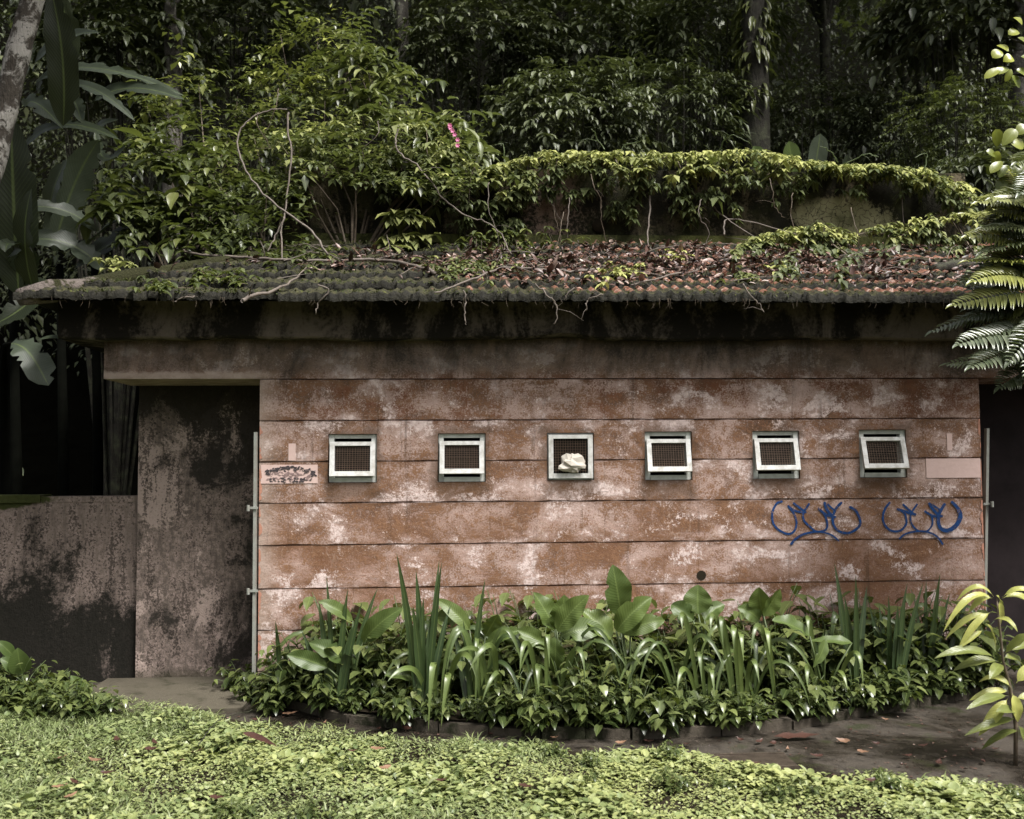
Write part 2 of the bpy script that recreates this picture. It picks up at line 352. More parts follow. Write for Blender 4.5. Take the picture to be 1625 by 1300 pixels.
def upper_mat():
    k=N('mossy_dark_concrete'); v=k.pos((1,1,.6)); x,y,z=k.sep(k.pos()); n1=k.noise(v,2.2,9,.68,.5); n2=k.noise(k.pos(),34,6,.75); n3=k.noise(k.pos((2,1,.3)),7,7,.65,.3)
    mot=k.ma('MULTIPLY',k.ma('SUBTRACT',n2,.5),.6)
    c=k.mix(k.mr(k.ma('ADD',n3,mot),.3,.7),(.055,.045,.028),(.17,.14,.09))
    px=at(1345,345,1.62); dx=k.ma('MULTIPLY',k.ma('SUBTRACT',x,px.x),1.25); dz=k.ma('MULTIPLY',k.ma('SUBTRACT',z,px.z-.02),3.4)
    pa=k.ma('ADD',k.ma('ADD',k.ma('MULTIPLY',dx,dx),k.ma('MULTIPLY',dz,dz)),k.ma('ADD',k.ma('MULTIPLY',k.ma('SUBTRACT',n1,.5),1.6),mot))
    dv=k.n('ShaderNodeMixRGB',{'Fac':.15,'Color1':k.pos(),'Color2':k.n('ShaderNodeTexNoise',{'Vector':k.pos(),'Scale':9.,'Detail':5}).outputs['Color']}).outputs[0]
    cr=k.n('ShaderNodeTexVoronoi',{'Vector':dv,'Scale':16.},feature='DISTANCE_TO_EDGE').outputs['Distance']
    pale=k.mix(k.mr(cr,.05,.01),k.mix(n2,(.20,.19,.10),(.36,.34,.20)),(.05,.04,.025))
    c=k.mix(k.mr(pa,.62,.25,0,.9),c,pale)
    qx=at(875,315,1.62).x; ex=k.ma('ABSOLUTE',k.ma('SUBTRACT',x,qx)); c=k.mix(k.mr(k.ma('ADD',ex,k.ma('ADD',mot,k.ma('SUBTRACT',n1,.5))),.35,.05,0,.7),c,(.27,.19,.15))
    d=k.ma('ADD',n1,mot); d=k.ma('ADD',d,k.mr(pa,.2,.7,-.16,.05))
    c=k.mix(k.mr(d,.46,.58,0,.95),c,(.010,.010,.006)); c=k.mix(k.ma('MULTIPLY',k.noise(k.pos(),3.1,7,.65,lo=.48,hi=.62),.6),c,(.045,.048,.018))
    return k.done(k.bsdf(c,.9,k.ma('ADD',n1,n2),.7,.02,.15))
M['upper']=upper_mat()
def low_mat():
    k=N('black_stained_plaster'); v=k.pos((1,1,.6)); x,y,z=k.sep(k.pos()); n1=k.noise(v,1.5,9,.66,.6); n2=k.noise(k.pos(),36,6,.75); n3=k.noise(k.pos((2,1,.3)),8,7,.65,.3)
    mot=k.ma('MULTIPLY',k.ma('SUBTRACT',n2,.5),.45)
    c=k.mix(k.mr(k.ma('ADD',n3,mot),.3,.7),(.15,.118,.10),(.36,.28,.245))
    d=k.ma('ADD',k.ma('ADD',n1,mot),k.ma('ADD',k.mr(z,.95,.25,0,.27),k.mr(x,-3.6,-2.7,.06,-.05)))
    n4=k.noise(k.pos(),70,5,.75); c=k.mix(k.mr(k.ma('ADD',n4,k.ma('MULTIPLY',k.ma('SUBTRACT',n3,.5),.9)),.50,.62,0,.8),c,(.02,.017,.013)); c=k.mix(k.mr(d,.52,.66,0,.96),c,(.010,.010,.007))
    ms=k.ma('ADD',k.ma('ADD',k.mr(z,1.22,1.37,-.5,.7),k.mr(x,-3.5,-2.9,.3,-.6)),k.ma('MULTIPLY',k.ma('SUBTRACT',k.noise(k.pos(),9,7,.7),.5),1.2))
    c=k.mix(k.mr(ms,.2,.45),c,k.mix(n2,(.018,.022,.006),(.06,.068,.018)))
    return k.done(k.bsdf(c,.88,k.ma('ADD',n1,n2),.6,.018,.2))
M['lowwall']=low_mat()
def recess_mat():
    k=N('stained_porch_plaster'); v=k.pos((1,1,.75)); x,y,z=k.sep(k.pos()); n1=k.noise(v,2.1,9,.66,.6); n2=k.noise(k.pos(),38,6,.72); n3=k.noise(k.pos((2,1,.35)),9,7,.65,.3); n4=k.noise(k.pos(),75,5,.75)
    mot=k.ma('ADD',k.ma('MULTIPLY',k.ma('SUBTRACT',n2,.5),.9),k.ma('MULTIPLY',k.ma('SUBTRACT',n4,.5),.35))
    c=k.mix(k.mr(k.ma('ADD',n3,mot),.3,.7),(.12,.096,.080),(.34,.262,.228))
    c=k.mix(k.mr(k.ma('ADD',k.noise(v,2.6,7,.6,.4),k.ma('MULTIPLY',mot,.3)),.53,.57,0,.8),c,(.46,.36,.315))
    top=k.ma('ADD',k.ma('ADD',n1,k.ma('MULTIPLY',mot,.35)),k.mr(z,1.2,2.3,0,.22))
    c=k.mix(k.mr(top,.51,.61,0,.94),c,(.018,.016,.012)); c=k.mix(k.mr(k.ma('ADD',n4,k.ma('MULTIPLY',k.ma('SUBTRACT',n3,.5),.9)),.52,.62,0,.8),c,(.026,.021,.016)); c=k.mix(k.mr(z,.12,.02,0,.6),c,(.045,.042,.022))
    return k.done(k.bsdf(c,.85,k.ma('ADD',n1,n2),.6,.015,.25))
M['recess']=recess_mat()
M['slab']=conc('porch_slab',(.07,.062,.045),(.115,.10,.075),(.025,.026,.014),.5,.7,2.0,streak=1)
M['mossledge']=conc('green_moss_ledge',(.05,.056,.018),(.09,.095,.03),(.02,.022,.008),.45,.6,3.)
M['purple']=plain('dark_purple_wall',(.032,.025,.026),.85,.6,3,spec=.15)
M['interior']=plain('dark_interior',(.03,.027,.024),.9,.4,3,spec=.1)
M['pinkpaint']=plain('pale_pink_paint',(.60,.44,.40),.6,.22,25,(.45,.30,.25))
M['flowerink']=plain('dark_flake_paint',(.05,.038,.042),.7,.3,40)
M['flakelight']=plain('faded_flake_paint',(.27,.185,.175),.7,.3,40)
def spray_mat():
    k=N('blue_spray_paint'); v=k.pos(); n1=k.noise(v,38,6,.75); n2=k.noise(v,110,4,.75)
    c=k.mix(k.mr(n1,.35,.7),(.006,.052,.185),(.005,.022,.085))
    c=k.mix(k.mr(k.ma('ADD',n1,k.ma('MULTIPLY',k.ma('SUBTRACT',n2,.5),1.3)),.60,.72,0,.75),c,(.24,.16,.13))
    return k.done(k.bsdf(c,.65,n1,.4,.006,.25))
M['blue']=spray_mat()
M['frame']=plain('grey_green_frame_paint',(.50,.52,.49),.6,.45,18,(.20,.20,.16))
M['sash']=plain('white_sash_paint',(.66,.66,.64),.5,.6,17,(.27,.245,.20))
M['wire']=plain('rusty_wire',(.14,.095,.065),.7,.5,30)
M['post']=plain('grey_metal_paint',(.25,.26,.235),.5,.4,18,(.17,.14,.11))
M['paper']=plain('dirty_paper',(.52,.48,.42),.75,.35,20,(.33,.28,.22))
M['rustpink']=plain('chipped_edge_render',(.46,.22,.15),.8,.4,30)
M['grate']=plain('wet_iron_grate',(.10,.078,.06),.4,.6,16,metal=.3)
M['pinkflower']=plain('pink_petal',(.62,.16,.32),.5,.2,20)
def path_mat():
    k=N('wet_dark_concrete'); v=k.pos(); n1=k.noise(v,1.6,8,.65,.3); n2=k.noise(v,55,5,.75)
    n3=k.noise(v,14,7,.7,.3); c=k.mix(k.mr(k.ma('ADD',n1,k.ma('MULTIPLY',k.ma('SUBTRACT',n3,.5),.6)),.35,.65),(.016,.013,.010),(.058,.048,.037)); c=k.mix(k.mr(n2,.58,.70,0,.6),c,(.11,.092,.072))
    c=k.mix(k.noise(v,3.5,6,.6,lo=.56,hi=.68),c,(.03,.032,.014))
    return k.done(k.bsdf(c,k.mr(n1,.42,.6,.22,.7),k.ma('ADD',n2,n3),.6,.014,.35))
M['path']=path_mat()
M['soil']=plain('dark_soil',(.026,.021,.014),.95,.5,8,spec=.05)
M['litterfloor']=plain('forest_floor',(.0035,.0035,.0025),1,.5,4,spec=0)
M['kerb']=conc('kerb_brick',(.06,.05,.04),(.10,.085,.065),(.018,.02,.01),.45,.6,5)
def tile_mat():
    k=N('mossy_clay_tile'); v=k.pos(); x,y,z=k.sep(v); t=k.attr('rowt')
    n1=k.noise(v,2.0,6,.6); n2=k.noise(v,34,6,.7); n3=k.noise(v,11,5,.6)
    c=k.mix(k.mr(n3,.35,.68),(.15,.060,.036),(.31,.145,.092)); c=k.mix(k.noise(v,17,4,.6,lo=.52,hi=.66),c,(.56,.42,.35))
    ms=k.ma('ADD',k.mr(t,.60,.02,0,.62),k.ma('MULTIPLY',k.ma('SUBTRACT',n2,.5),.9))
    ms=k.ma('ADD',ms,k.ma('MULTIPLY',k.ma('SUBTRACT',n1,.46),2.0)); ms=k.ma('ADD',ms,k.ma('MULTIPLY',k.ma('SUBTRACT',n3,.5),1.1))
    ms=k.ma('ADD',ms,k.mr(x,.6,-1.2,-.04,.95)); ms=k.ma('ADD',ms,k.mr(k.attr('crest'),.68,.15,.0,.55)); ms=k.ma('ADD',ms,k.ma('MULTIPLY',k.ma('SUBTRACT',k.noise(v,5.5,5,.6),.5),1.2))
    moss=k.mix(k.mr(n2,.35,.7),(.012,.012,.007),(.075,.070,.028))
    c=k.mix(k.mr(ms,.12,.34),c,moss); c=k.mix(k.mr(k.ma('ADD',t,k.ma('MULTIPLY',k.ma('SUBTRACT',n2,.5),.16)),.16,.06,0,.85),c,(.012,.011,.008))  # lower lip of each row darkened in colour, imitating shade under the course
    return k.done(k.bsdf(c,.75,k.ma('ADD',n2,n3),.9,.02,.3))
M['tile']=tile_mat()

def hip_mat():
    k=N('hip_mortar'); v=k.pos(); x,y,z=k.sep(v); n1=k.noise(v,9,8,.7); n2=k.noise(v,60,5,.7)
    c=k.mix(n2,(.10,.085,.075),(.30,.25,.22)); ms=k.ma('ADD',k.ma('ADD',k.mr(x,-2.9,-2.1,-.12,1),k.ma('MULTIPLY',k.ma('SUBTRACT',n1,.5),2.4)),k.ma('MULTIPLY',k.ma('SUBTRACT',n2,.5),.7))
    c=k.mix(k.mr(ms,.12,.30),c,k.mix(n2,(.015,.016,.007),(.055,.055,.02)))
    return k.done(k.bsdf(c,.9,k.ma('ADD',n1,n2),1.,.03,.2))
M['hip']=hip_mat()
M['stalk']=plain('dark_plant_stalk',(.005,.0055,.004),.9,.5,9,spec=.03)

# ------------------------------------------------------------------ world & sun
w=bpy.data.worlds.new('World'); scene.world=w; w.use_nodes=True
nt=w.node_tree; bg=nt.nodes['Background']
sky=nt.nodes.new('ShaderNodeTexSky'); sky.sky_type='NISHITA'; sky.sun_disc=False
SD=Vector((.34,-.40,.85)).normalized()
sky.sun_elevation=math.asin(SD.z); sky.sun_rotation=math.atan2(SD.x,SD.y)
sky.dust_density=6; sky.air_density=1.0; sky.ozone_density=.6
hs=nt.nodes.new('ShaderNodeHueSaturation'); hs.inputs['Saturation'].default_value=.36
nt.links.new(sky.outputs[0],hs.inputs['Color']); nt.links.new(hs.outputs[0],bg.inputs['Color'])
bg.inputs['Strength'].default_value=.065
sl=bpy.data.lights.new('sun','SUN'); sl.energy=2.7; sl.angle=R(20); sl.color=(1,.975,.94)
so=bpy.data.objects.new('sun',sl); COL.objects.link(so); so.rotation_euler=SD.to_track_quat('Z','Y').to_euler()
so.location=(6,-8,12)
vs_=scene.view_settings; vs_.view_transform='Standard'; vs_.look='None'; vs_.exposure=1.3; vs_.gamma=1
scene.cycles.max_bounces=6; scene.cycles.diffuse_bounces=3; scene.cycles.glossy_bounces=2; scene.cycles.transmission_bounces=3
scene.cycles.transparent_max_bounces=4; scene.cycles.use_denoising=True; scene.cycles.caustics_reflective=False; scene.cycles.caustics_refractive=False

# ------------------------------------------------------------------ ground, path, hill
def sheet(name, poly, z, mat, kind='structure'):
    b=MB(); b.add([(p[0],p[1],z) for p in poly],[tuple(range(len(poly)))])
    return b.build(name,mat,smooth=False,kind=kind)
g=MB(); g.add([(-150,-150,-.012),(150,-150,-.012),(150,150,-.012),(-150,150,-.012)],[(0,1,2,3)])
g.build('ground',M['soil'],smooth=False,kind='structure')
LAWN_EDGE=[(-900,1112),(-200,1090),(60,1078),(170,1092),(260,1118),(400,1140),(520,1158),(700,1172),(900,1184),(1040,1190),(1100,1202),(1240,1224),(1330,1222),(1450,1232),(1625,1245),(2100,1262)]
LE=[gnd(*p) for p in LAWN_EDGE]
path=[(-12,-1.2),(-12,.62),(12,.62),(12,-4.5),(-1,-4.5),(-4,-2.6)]
sheet('path',path,0.0,M['path'])
def hillz(x,y):
    s=np.clip(y-4.6,0,None)
    return -.05+s*.42+np.clip(y-11,0,None)*.9+.25*np.sin(x*.7+y*.4)*np.clip(s,0,1)
hx=np.linspace(-45,45,70); hy=np.linspace(4.4,42,50); HX,HY=np.meshgrid(hx,hy)
HZ=hillz(HX,HY)
b=MB(); nx=len(hx)
b.add(np.stack([HX.ravel(),HY.ravel(),HZ.ravel()],1),[(j*nx+i,j*nx+i+1,(j+1)*nx+i+1,(j+1)*nx+i) for j in range(len(hy)-1) for i in range(nx-1)])
b.build('hill',M['litterfloor'],kind='structure')

# ------------------------------------------------------------------ the building
XL=at(411,800,0).x; XR=at(1558,760,0).x; XC=(XL+XR)/2
XBL=at(165,570,0).x; XBR=2*XC-XBL+.6          # lintel ends
XRL=at(217,900,.62).x; XRR=2*XC-XRL        # porch back wall ends
ZB=ZG[0]; ZT=at(412,541,0).z; FA0=at(412,537,-.12).z; FA1=at(412,486,-.12).z
EY=-.42; EZ=at(412,474,EY).z; RY=1.62; RZ=at(900,386,RY).z
UT=at(1300,273,RY).z; XUR=at(1532,300,RY).x; XUL=at(452,300,RY).x
bld=empty('toilet_block',(XC,0,0),'low weathered pink concrete block with six small windows and a mossy tiled roof','building')
WP=[(521,598,689,766),(695,771,688,765),(868,943,687,762),(1023,1099,685,762),(1194,1270,684,760),(1363,1440,682,758)]
WIN=[]
for (a,b_,c,d) in WP:
    p=at(a,c,0); q=at(b_,d,0); WIN.append((p.x,q.x,q.z,p.z))
def front_wall():
    """plaster front with recessed horizontal joints and square window holes, one welded sheet"""
    GD=.014; GW=.010; HD=.17
    xs=sorted(set([XL,XR]+[w_[0] for w_ in WIN]+[w_[1] for w_ in WIN]+list(np.arange(XL+.11,XR-.05,.12))))
    zs=[(0.0,None)]
    bands=[-.02]
    for z in reversed(ZG[:8]): bands += [z-GW/2, z+GW/2]
    zset=bands[:-1]+[ZG[0]]        # top joint is half height, the lintel starts there
    zset=sorted(set(zset+[w_[2] for w_ in WIN]+[w_[3] for w_ in WIN]))
    def depth(i,j):
        xc=(xs[i]+xs[i+1])/2; zc=(zset[j]+zset[j+1])/2
        for w_ in WIN:
            if w_[0]<xc<w_[1] and w_[2]<zc<w_[3]: return HD
        for z in ZG:
            if abs(zc-z)<GW/2+1e-6: return GD
        return 0.0
    jz=lambda i,j: zset[j] + (0 if any(abs(zset[j]-w_[k])<1e-6 for w_ in WIN for k in (2,3)) or j in (0,len(zset)-1) else .0028*math.sin(i*1.7+j*2.1)+random.uniform(-.0015,.0015))
    Zt=[[jz(i,j) for j in range(len(zset))] for i in range(len(xs))]
    bb=MB(); vid={}
    V=[];F=[]
    def vv(i,j,d):
        k=(i,j,round(d,4))
        if k not in vid: vid[k]=len(V); V.append((xs[i],d,Zt[i][j]))
        return vid[k]
    nx,nz=len(xs)-1,len(zset)-1
    Dp=[[depth(i,j) for j in range(nz)] for i in range(nx)]
    for i in range(nx):
        for j in range(nz):
            d=Dp[i][j]
            if d!=HD: F.append((vv(i,j,d),vv(i+1,j,d),vv(i+1,j+1,d),vv(i,j+1,d)))
            if i+1<nx and Dp[i+1][j]!=d:
                e=Dp[i+1][j]; F.append((vv(i+1,j,d),vv(i+1,j,e),vv(i+1,j+1,e),vv(i+1,j+1,d)))
            if j+1<nz and Dp[i][j+1]!=d:
                e=Dp[i][j+1]; F.append((vv(i,j+1,d),vv(i+1,j+1,d),vv(i+1,j+1,e),vv(i,j+1,e)))
    for i,X in ((0,XL),(nx,XR)):     # end faces of the screen wall
        for j in range(nz):
            d=Dp[min(i,nx-1)][j]
            o=len(V); V.extend([(X,d,Zt[i][j]),(X,.60,Zt[i][j]),(X,.60,Zt[i][j+1]),(X,d,Zt[i][j+1])]); F.append((o,o+1,o+2,o+3))
    bb.add(V,F); return bb
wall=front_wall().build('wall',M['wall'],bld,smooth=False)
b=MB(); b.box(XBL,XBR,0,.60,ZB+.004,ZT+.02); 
lint=b.build('lintel_beam',M['wall'],bld,smooth=False); lint['label']='long plaster beam above the wall and porches, black with mildew and painted-in eave shade'
# eave slab with a wavy worn lower edge
def eave_slab():
    bb=MB(); n=160; x0=at(92,520,-.12).x; x1=2*XC-x0+1.6
    xs=np.linspace(x0,x1,n); V=[];F=[]
    for i,x in enumerate(xs):
        dz=.006*math.sin(x*3.1)+.004*math.sin(x*11)+random.uniform(-.002,.002)
        q=(x-at(905,530,-.12).x)/.2
        dz+= .022*math.exp(-q*q)
        zb=FA0+dz
        V+= [(x,-.12,FA1+.05),(x,-.12-.012*math.exp(-q*q),zb+.012),(x,-.108,zb),(x,.9,FA0)]
    for i in range(n-1):
        for j in range(3): F.append((i*4+j,i*4+j+1,i*4+j+5,i*4+j+4))
    o=len(V); V+=[(x0,.9,FA1+.05),(x1,.9,FA1+.05)]
    F+=[(0,1,2,3,o),((n-1)*4,o+1,(n-1)*4+3,(n-1)*4+2,(n-1)*4+1)]
    bb.add(V,F); return bb
eave_slab().build('eave_slab',M['fascia'],bld,smooth=False)
# porch back walls, dark room behind, soffit
b=MB(); b.box(XRL,XL+.10,.62,.78,-.05,FA0+.05); o=b.build('porch_wall',M['recess'],bld,smooth=False); o['label']='stained porch wall with black mould and bare plaster patches'
b=MB(); b.box(XR+.25,XRR,.62,.78,-.05,FA0+.05); o=b.build('porch_wall',M['purple'],bld,smooth=False); o['label']='dark purple grey porch wall past the end of the screen wall'
b=MB(); b.box(XL+.101,XR+.249,.60,.70,FA0-.3,FA0+.05); b.box(XRL,XRL+.15,.781,4.4,-.05,FA0+.05); b.box(XRR-.15,XRR,.781,4.4,-.05,FA0+.05)
b.box(XRL,XRR,4.4,4.55,-.05,FA0+.05); b.box(XL+.0,XL+.10,.781,2.6,-.05,FA0+.05); b.box(XR+.10,XR+.25,.781,2.6,-.05,FA0+.05); b.box(XL+.101,XR+.099,2.6,2.7,-.05,FA0+.05)
b.build('inner_wall',M['interior'],bld,smooth=False)
b=MB(); b.box(XBL-.2,XBR+.2,.901,4.6,FA0,FA0+.06); b.build('ceiling_slab',M['fascia'],bld,smooth=False)

# roof of wavy clay tiles in courses
def roof():
    X0=at(22,478,EY).x; X1=2*XC-X0+2.2
    run=RY-EY+.02; rise=RZ-EZ; sl=math.hypot(run,rise); cs,sn=run/sl,rise/sl
    nrow=7; rl=sl/nrow; pitch=.086
    xs=np.arange(X0,X1+.001,pitch/8); nx=len(xs)
    bb=MB(); V=[];F=[];T=[];WV=[]
    tj=rng.normal(size=(nrow,int((X1-X0)/pitch)+3))*.007
    for r_ in range(nrow):
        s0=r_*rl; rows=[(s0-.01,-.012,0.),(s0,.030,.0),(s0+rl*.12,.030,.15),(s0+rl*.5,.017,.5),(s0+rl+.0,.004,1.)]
        base=len(V)
        sag=.008*np.sin(xs*1.3+r_)
        for (s,h,t) in rows:
            hipin=max(0,s)*cs
            xx=np.clip(xs,X0+hipin,X1-hipin)
            ti=((xs-X0)/pitch).astype(int)
            wv=.5+.5*np.cos((xs-X0)*2*math.pi/pitch)
            ms=np.clip((.6-xs)/2.2,0.1,1)*(.5+.5*np.sin(xs*9+r_*3+s*7)*np.sin(xs*23+s*3))
            nz=np.array([mn.noise((q*2.6,s*5+r_*1.7,.3))*.016+mn.noise((q*11,s*13+r_*3.1,2.1))*.009 for q in xs]); mf=np.clip((.8-xs)/1.6,.12,1)
            hh=h+nz*(.45+.55*mf)+ (wv**1.3)*.024*(1-.45*mf)*(1 if t>0 or h>0 else .2) + tj[r_][ti] + ms*.016*(1-t) + rng.normal(size=nx)*.0022
            yy=EY+s*cs-hh*sn + (rng.normal(size=nx)*.003+ nz*.9 + tj[r_][ti]*2.2)*(1 if t<.2 else 0); zz=EZ+s*sn+hh*cs+sag*.6
            V.extend(np.stack([xx,yy,zz],1).tolist()); T.extend([t]*nx); WV.extend(wv.tolist())
        for q in range(len(rows)-1):
            hipin=max(0,rows[q][0])*cs
            for i in range(nx-1):
                if xs[i+1]<=X0+hipin or xs[i]>=X1-hipin: continue
                a=base+q*nx+i; F.append((a,a+1,a+nx+1,a+nx))
    me=bpy.data.meshes.new('roof'); me.from_pydata(V,[],F)
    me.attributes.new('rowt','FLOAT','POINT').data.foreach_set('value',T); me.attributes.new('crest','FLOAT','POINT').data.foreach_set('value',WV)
    me.polygons.foreach_set('use_smooth',[True]*len(me.polygons)); me.update()
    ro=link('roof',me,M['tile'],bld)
    # dark boards under the tiles and the side slopes
    u=MB(); d=.03
    hi=run; A=(X0+.06,EY+.07,EZ-d+.025); B_=(X1-.06,EY+.07,EZ-d+.025); C_=(X1-hi,RY+.02,RZ-d); D_=(X0+hi,RY+.02,RZ-d)
    yb=2*2.5-EY; A2=(X0,yb,EZ-d); B2=(X1,yb,EZ-d); C2=(X1-hi,2*2.5-RY,RZ-d); D2=(X0+hi,2*2.5-RY,RZ-d)
    u.add([A,B_,C_,D_,A2,B2,C2,D2],[(0,1,2,3),(4,0,3,7),(1,5,6,2),(5,4,7,6)])
    uo=u.build('roof_deck',M['interior'],None,smooth=False); uo.parent=ro
    for sgn,xe,xh in ((1,X0,X0+hi),(-1,X1,X1-hi)):
        h=MB(); n=15; pts=[]; rad=[]
        for i in range(n):
            t=i/(n-1); pts.append((xe+(xh-xe)*t+.02*sgn, EY+.03+(RY-EY)*t, EZ+.012+(RZ-EZ)*t+.012*math.sin(i*2.3))); rad.append(.062+.010*math.sin(i*1.9)+random.uniform(-.006,.006))
        h.tube(pts,rad,12,jit=.16); ho=h.build('hip_cap',M['hip'],None); ho.parent=ro
    return ro,X0,X1,cs,sn,sl
ro,RX0,RX1,RCS,RSN,RSL=roof()
def roofp(x,s,h=.03):
    return (x,EY+s*RCS-h*RSN,EZ+s*RSN+h*RCS)
# moss tufts along the tile lips
n=21000; row=rng.integers(0,7,n); s=row*(RSL/7)+rng.uniform(.012,.10,n)
x=rng.uniform(RX0+.1,RX1-.1,n); keep=(x>RX0+.05+s*RCS)&(x<RX1-s*RCS)&(rng.random(n)<np.clip(.85-(x+1.5)*.12,.38,1)); x=x[keep]; s=s[keep]
dens=(np.sin(x*3.1+s*9)+np.sin(x*7.7+1)+rng.normal(size=len(x))*.9)>-.7; x=x[dens]; s=s[dens]
P=np.stack([x,EY+s*RCS-.03,EZ+s*RSN+.030],1); D=rdir(len(x))*.8+np.array([0,-.35,.5])
mo=cloud('moss',T_DIA,P,D,(0,-.5,1),rng.uniform(.010,.030,len(x))*np.clip(1.1-(x+2)*.05,.7,1.2),rng.uniform(.009,.022,len(x)),M['moss'],None,kind='stuff'); mo.parent=ro
# upper wall block on the roof
def rough_box(x0,x1,y0,y1,z0,z1,name,mat,parent,n=40):
    bb=MB(); bb.box(x0,x1,y0,y1,z0,z1); return bb.build(name,mat,parent,smooth=False)
up_o=rough_box(XUL,XUR,RY,3.4,RZ-.3,UT,'upper_wall',M['upper'],bld); up_o['label']='black mossy tank wall standing on the roof'
l=MB(); l.box(XUL-.02,XUR+.02,RY-.09,RY-.002,RZ-.02,RZ+.055); lo=l.build('ledge',M['mossledge'],None,smooth=False); lo.parent=up_o
# pipe holes in the upper wall
for px,py,r_ in ((703,328,.045),(950,360,.06)):
    p=at(px,py,RY); h=MB(); h.tube([(p.x,RY-.03,p.z),(p.x,RY+.02,p.z)],r_,14); ho=h.build('pipe_hole',M['soil'],None); ho.parent=up_o

# windows: fixed frame > pivoting sash > wire mesh
TILT=[8,9,0,12,14,17]
for i,(x0,x1,z0,z1) in enumerate(WIN):
    f=MB(); t=.040; g_=.004; y0,y1=.018,.075
    f.box(x0+g_,x0+t,y0,y1,z0+g_,z1-g_); f.box(x1-t,x1-g_,y0,y1,z0+g_,z1-g_)
    f.box(x0+t+.001,x1-t-.001,y0+.003,y1,z1-.031,z1-g_); f.box(x0+t+.001,x1-t-.001,y0-.012,y1,z0+g_,z0+t-.004)
    fo=f.build('window',M['frame'],bld,smooth=False)
    fo['label']=['window nearest the patterned paint patch, sash barely ajar','second window, sash ajar with a gap below','closed window with crumpled paper stuffed in its mesh','window with sash tilted, right of the paper-stuffed one','tilted window above the blue scrawl','widest tilted window beside the blank pink paint patches'][i]
    # sash in local frame, pivoting about its upper third
    if TILT[i]:
        sw=(x1-x0)-.024; sh=(z1-z0)-.057-(.044 if i==0 else .057); zc=z1-.057-.035; yc=.010
    else:
        sw=(x1-x0)-.02; sh=(z1-z0)-.03; zc=z1-.05; yc=.002
    top=.035; bot=-(sh-.035); bw=.034
    s_=MB(); xc=(x0+x1)/2
    s_.box(-sw/2,-sw/2+bw,-.018,.012,bot,top); s_.box(sw/2-bw,sw/2,-.018,.012,bot,top)
    s_.box(-sw/2+bw+.0005,sw/2-bw-.0005,-.016,.012,top-bw*.8,top); s_.box(-sw/2+bw+.0005,sw/2-bw-.0005,-.020,.012,bot,bot+bw)
    me_o=s_.build('sash',M['sash'],None,smooth=False); me_o.parent=fo
    # parent chain sits at the block's origin offset
    me_o.location=(xc,yc,zc); me_o.rotation_euler=(R(-TILT[i]),0,R(random.uniform(-.6,.6)))
    k=MB(); nW=15; gx=np.linspace(-sw/2+bw,sw/2-bw,nW); gz=np.linspace(bot+bw,top-bw*.8,14)
    for X in gx[1:-1]: 
        j=random.uniform(-.0015,.0015); k.box(X-.0011+j,X+.0011+j,-.0035,-.001,gz[0],gz[-1])
    for Z in gz[1:-1]: 
        j=random.uniform(-.0015,.0015); k.box(gx[0],gx[-1],-.0008,.0016,Z-.0011+j,Z+.0011+j)
    ko=k.build('wire_mesh',M['wire'],None,smooth=False); ko.parent=fo
    ko.location=me_o.location; ko.rotation_euler=me_o.rotation_euler
# painted-over patches, flake pattern, graffiti (all thin coats on the wall)
def patch(px0,px1,py0,py1,lab,name='paint_patch'):
    p=at(px0,py0,0); q=at(px1,py1,0); bb=MB(); bb.box(p.x,q.x,-.004,.001,q.z,p.z)
    o=bb.build(name,M['pinkpaint'],bld,smooth=False); o['label']=lab; return o
lp=patch(414,504,738,767,'pale pink paint patch covered with dark flakes')
patch(458,469,704,731,'small upright pale patch above the flaked one')
patch(1469,1556,728,758,'blank pale pink paint patch at the wall end')
patch(1502,1511,688,715,'small upright pale patch above the blank one')
def flakes(mat,n,dark):
    bb=MB()
    for i in range(n):
        u=random.random(); 
        if dark:
            arc=752-8.5*math.sin(math.pi*(.08+.84*u)); px=421+78*u; py=arc+random.gauss(0,2.2)
            if random.random()<.28: py=761+random.uniform(-2,4.5); px=425+70*u
            if random.random()<.10: px=random.gauss(497,3); py=random.gauss(751,4)
        else: px=424+68*u; py=random.gauss(754.5,3.6)
        if not (415<px<503 and 740<py<766): continue
        p=at(px,py,0); a=random.uniform(-.7,.7); L=random.uniform(.006,.014); W=L*random.uniform(.3,.55); ca,sa=math.cos(a),math.sin(a)
        pts=[(-L,0),(-L*.3,W),(L*.5,W*.8),(L,0),(L*.2,-W),(-L*.5,-W*.7)]
        yv=-.0055-random.random()*.001-(.001 if dark else 0)
        bb.add([(p.x+ca*x_-sa*y_,yv,p.z+sa*x_+ca*y_) for x_,y_ in pts],[(0,5,4,3,2,1)])
    o=bb.build('paint_flakes',mat,None,smooth=False); o.parent=lp; return o
flakes(M['flakelight'],95,False); flakes(M['flowerink'],150,True)
def smooth_pts(pts,k=6):
    out=[]
    for i in range(len(pts)-1):
        p0=pts[max(0,i-1)];p1=pts[i];p2=pts[i+1];p3=pts[min(len(pts)-1,i+2)]
        for j in range(k):
            t=j/k; out.append(tuple(.5*((2*b_)+(-a_+c_)*t+(2*a_-5*b_+4*c_-d_)*t*t+(-a_+3*b_-3*c_+d_)*t**3) for a_,b_,c_,d_ in zip(p0,p1,p2,p3)))
    out.append(pts[-1]); return out
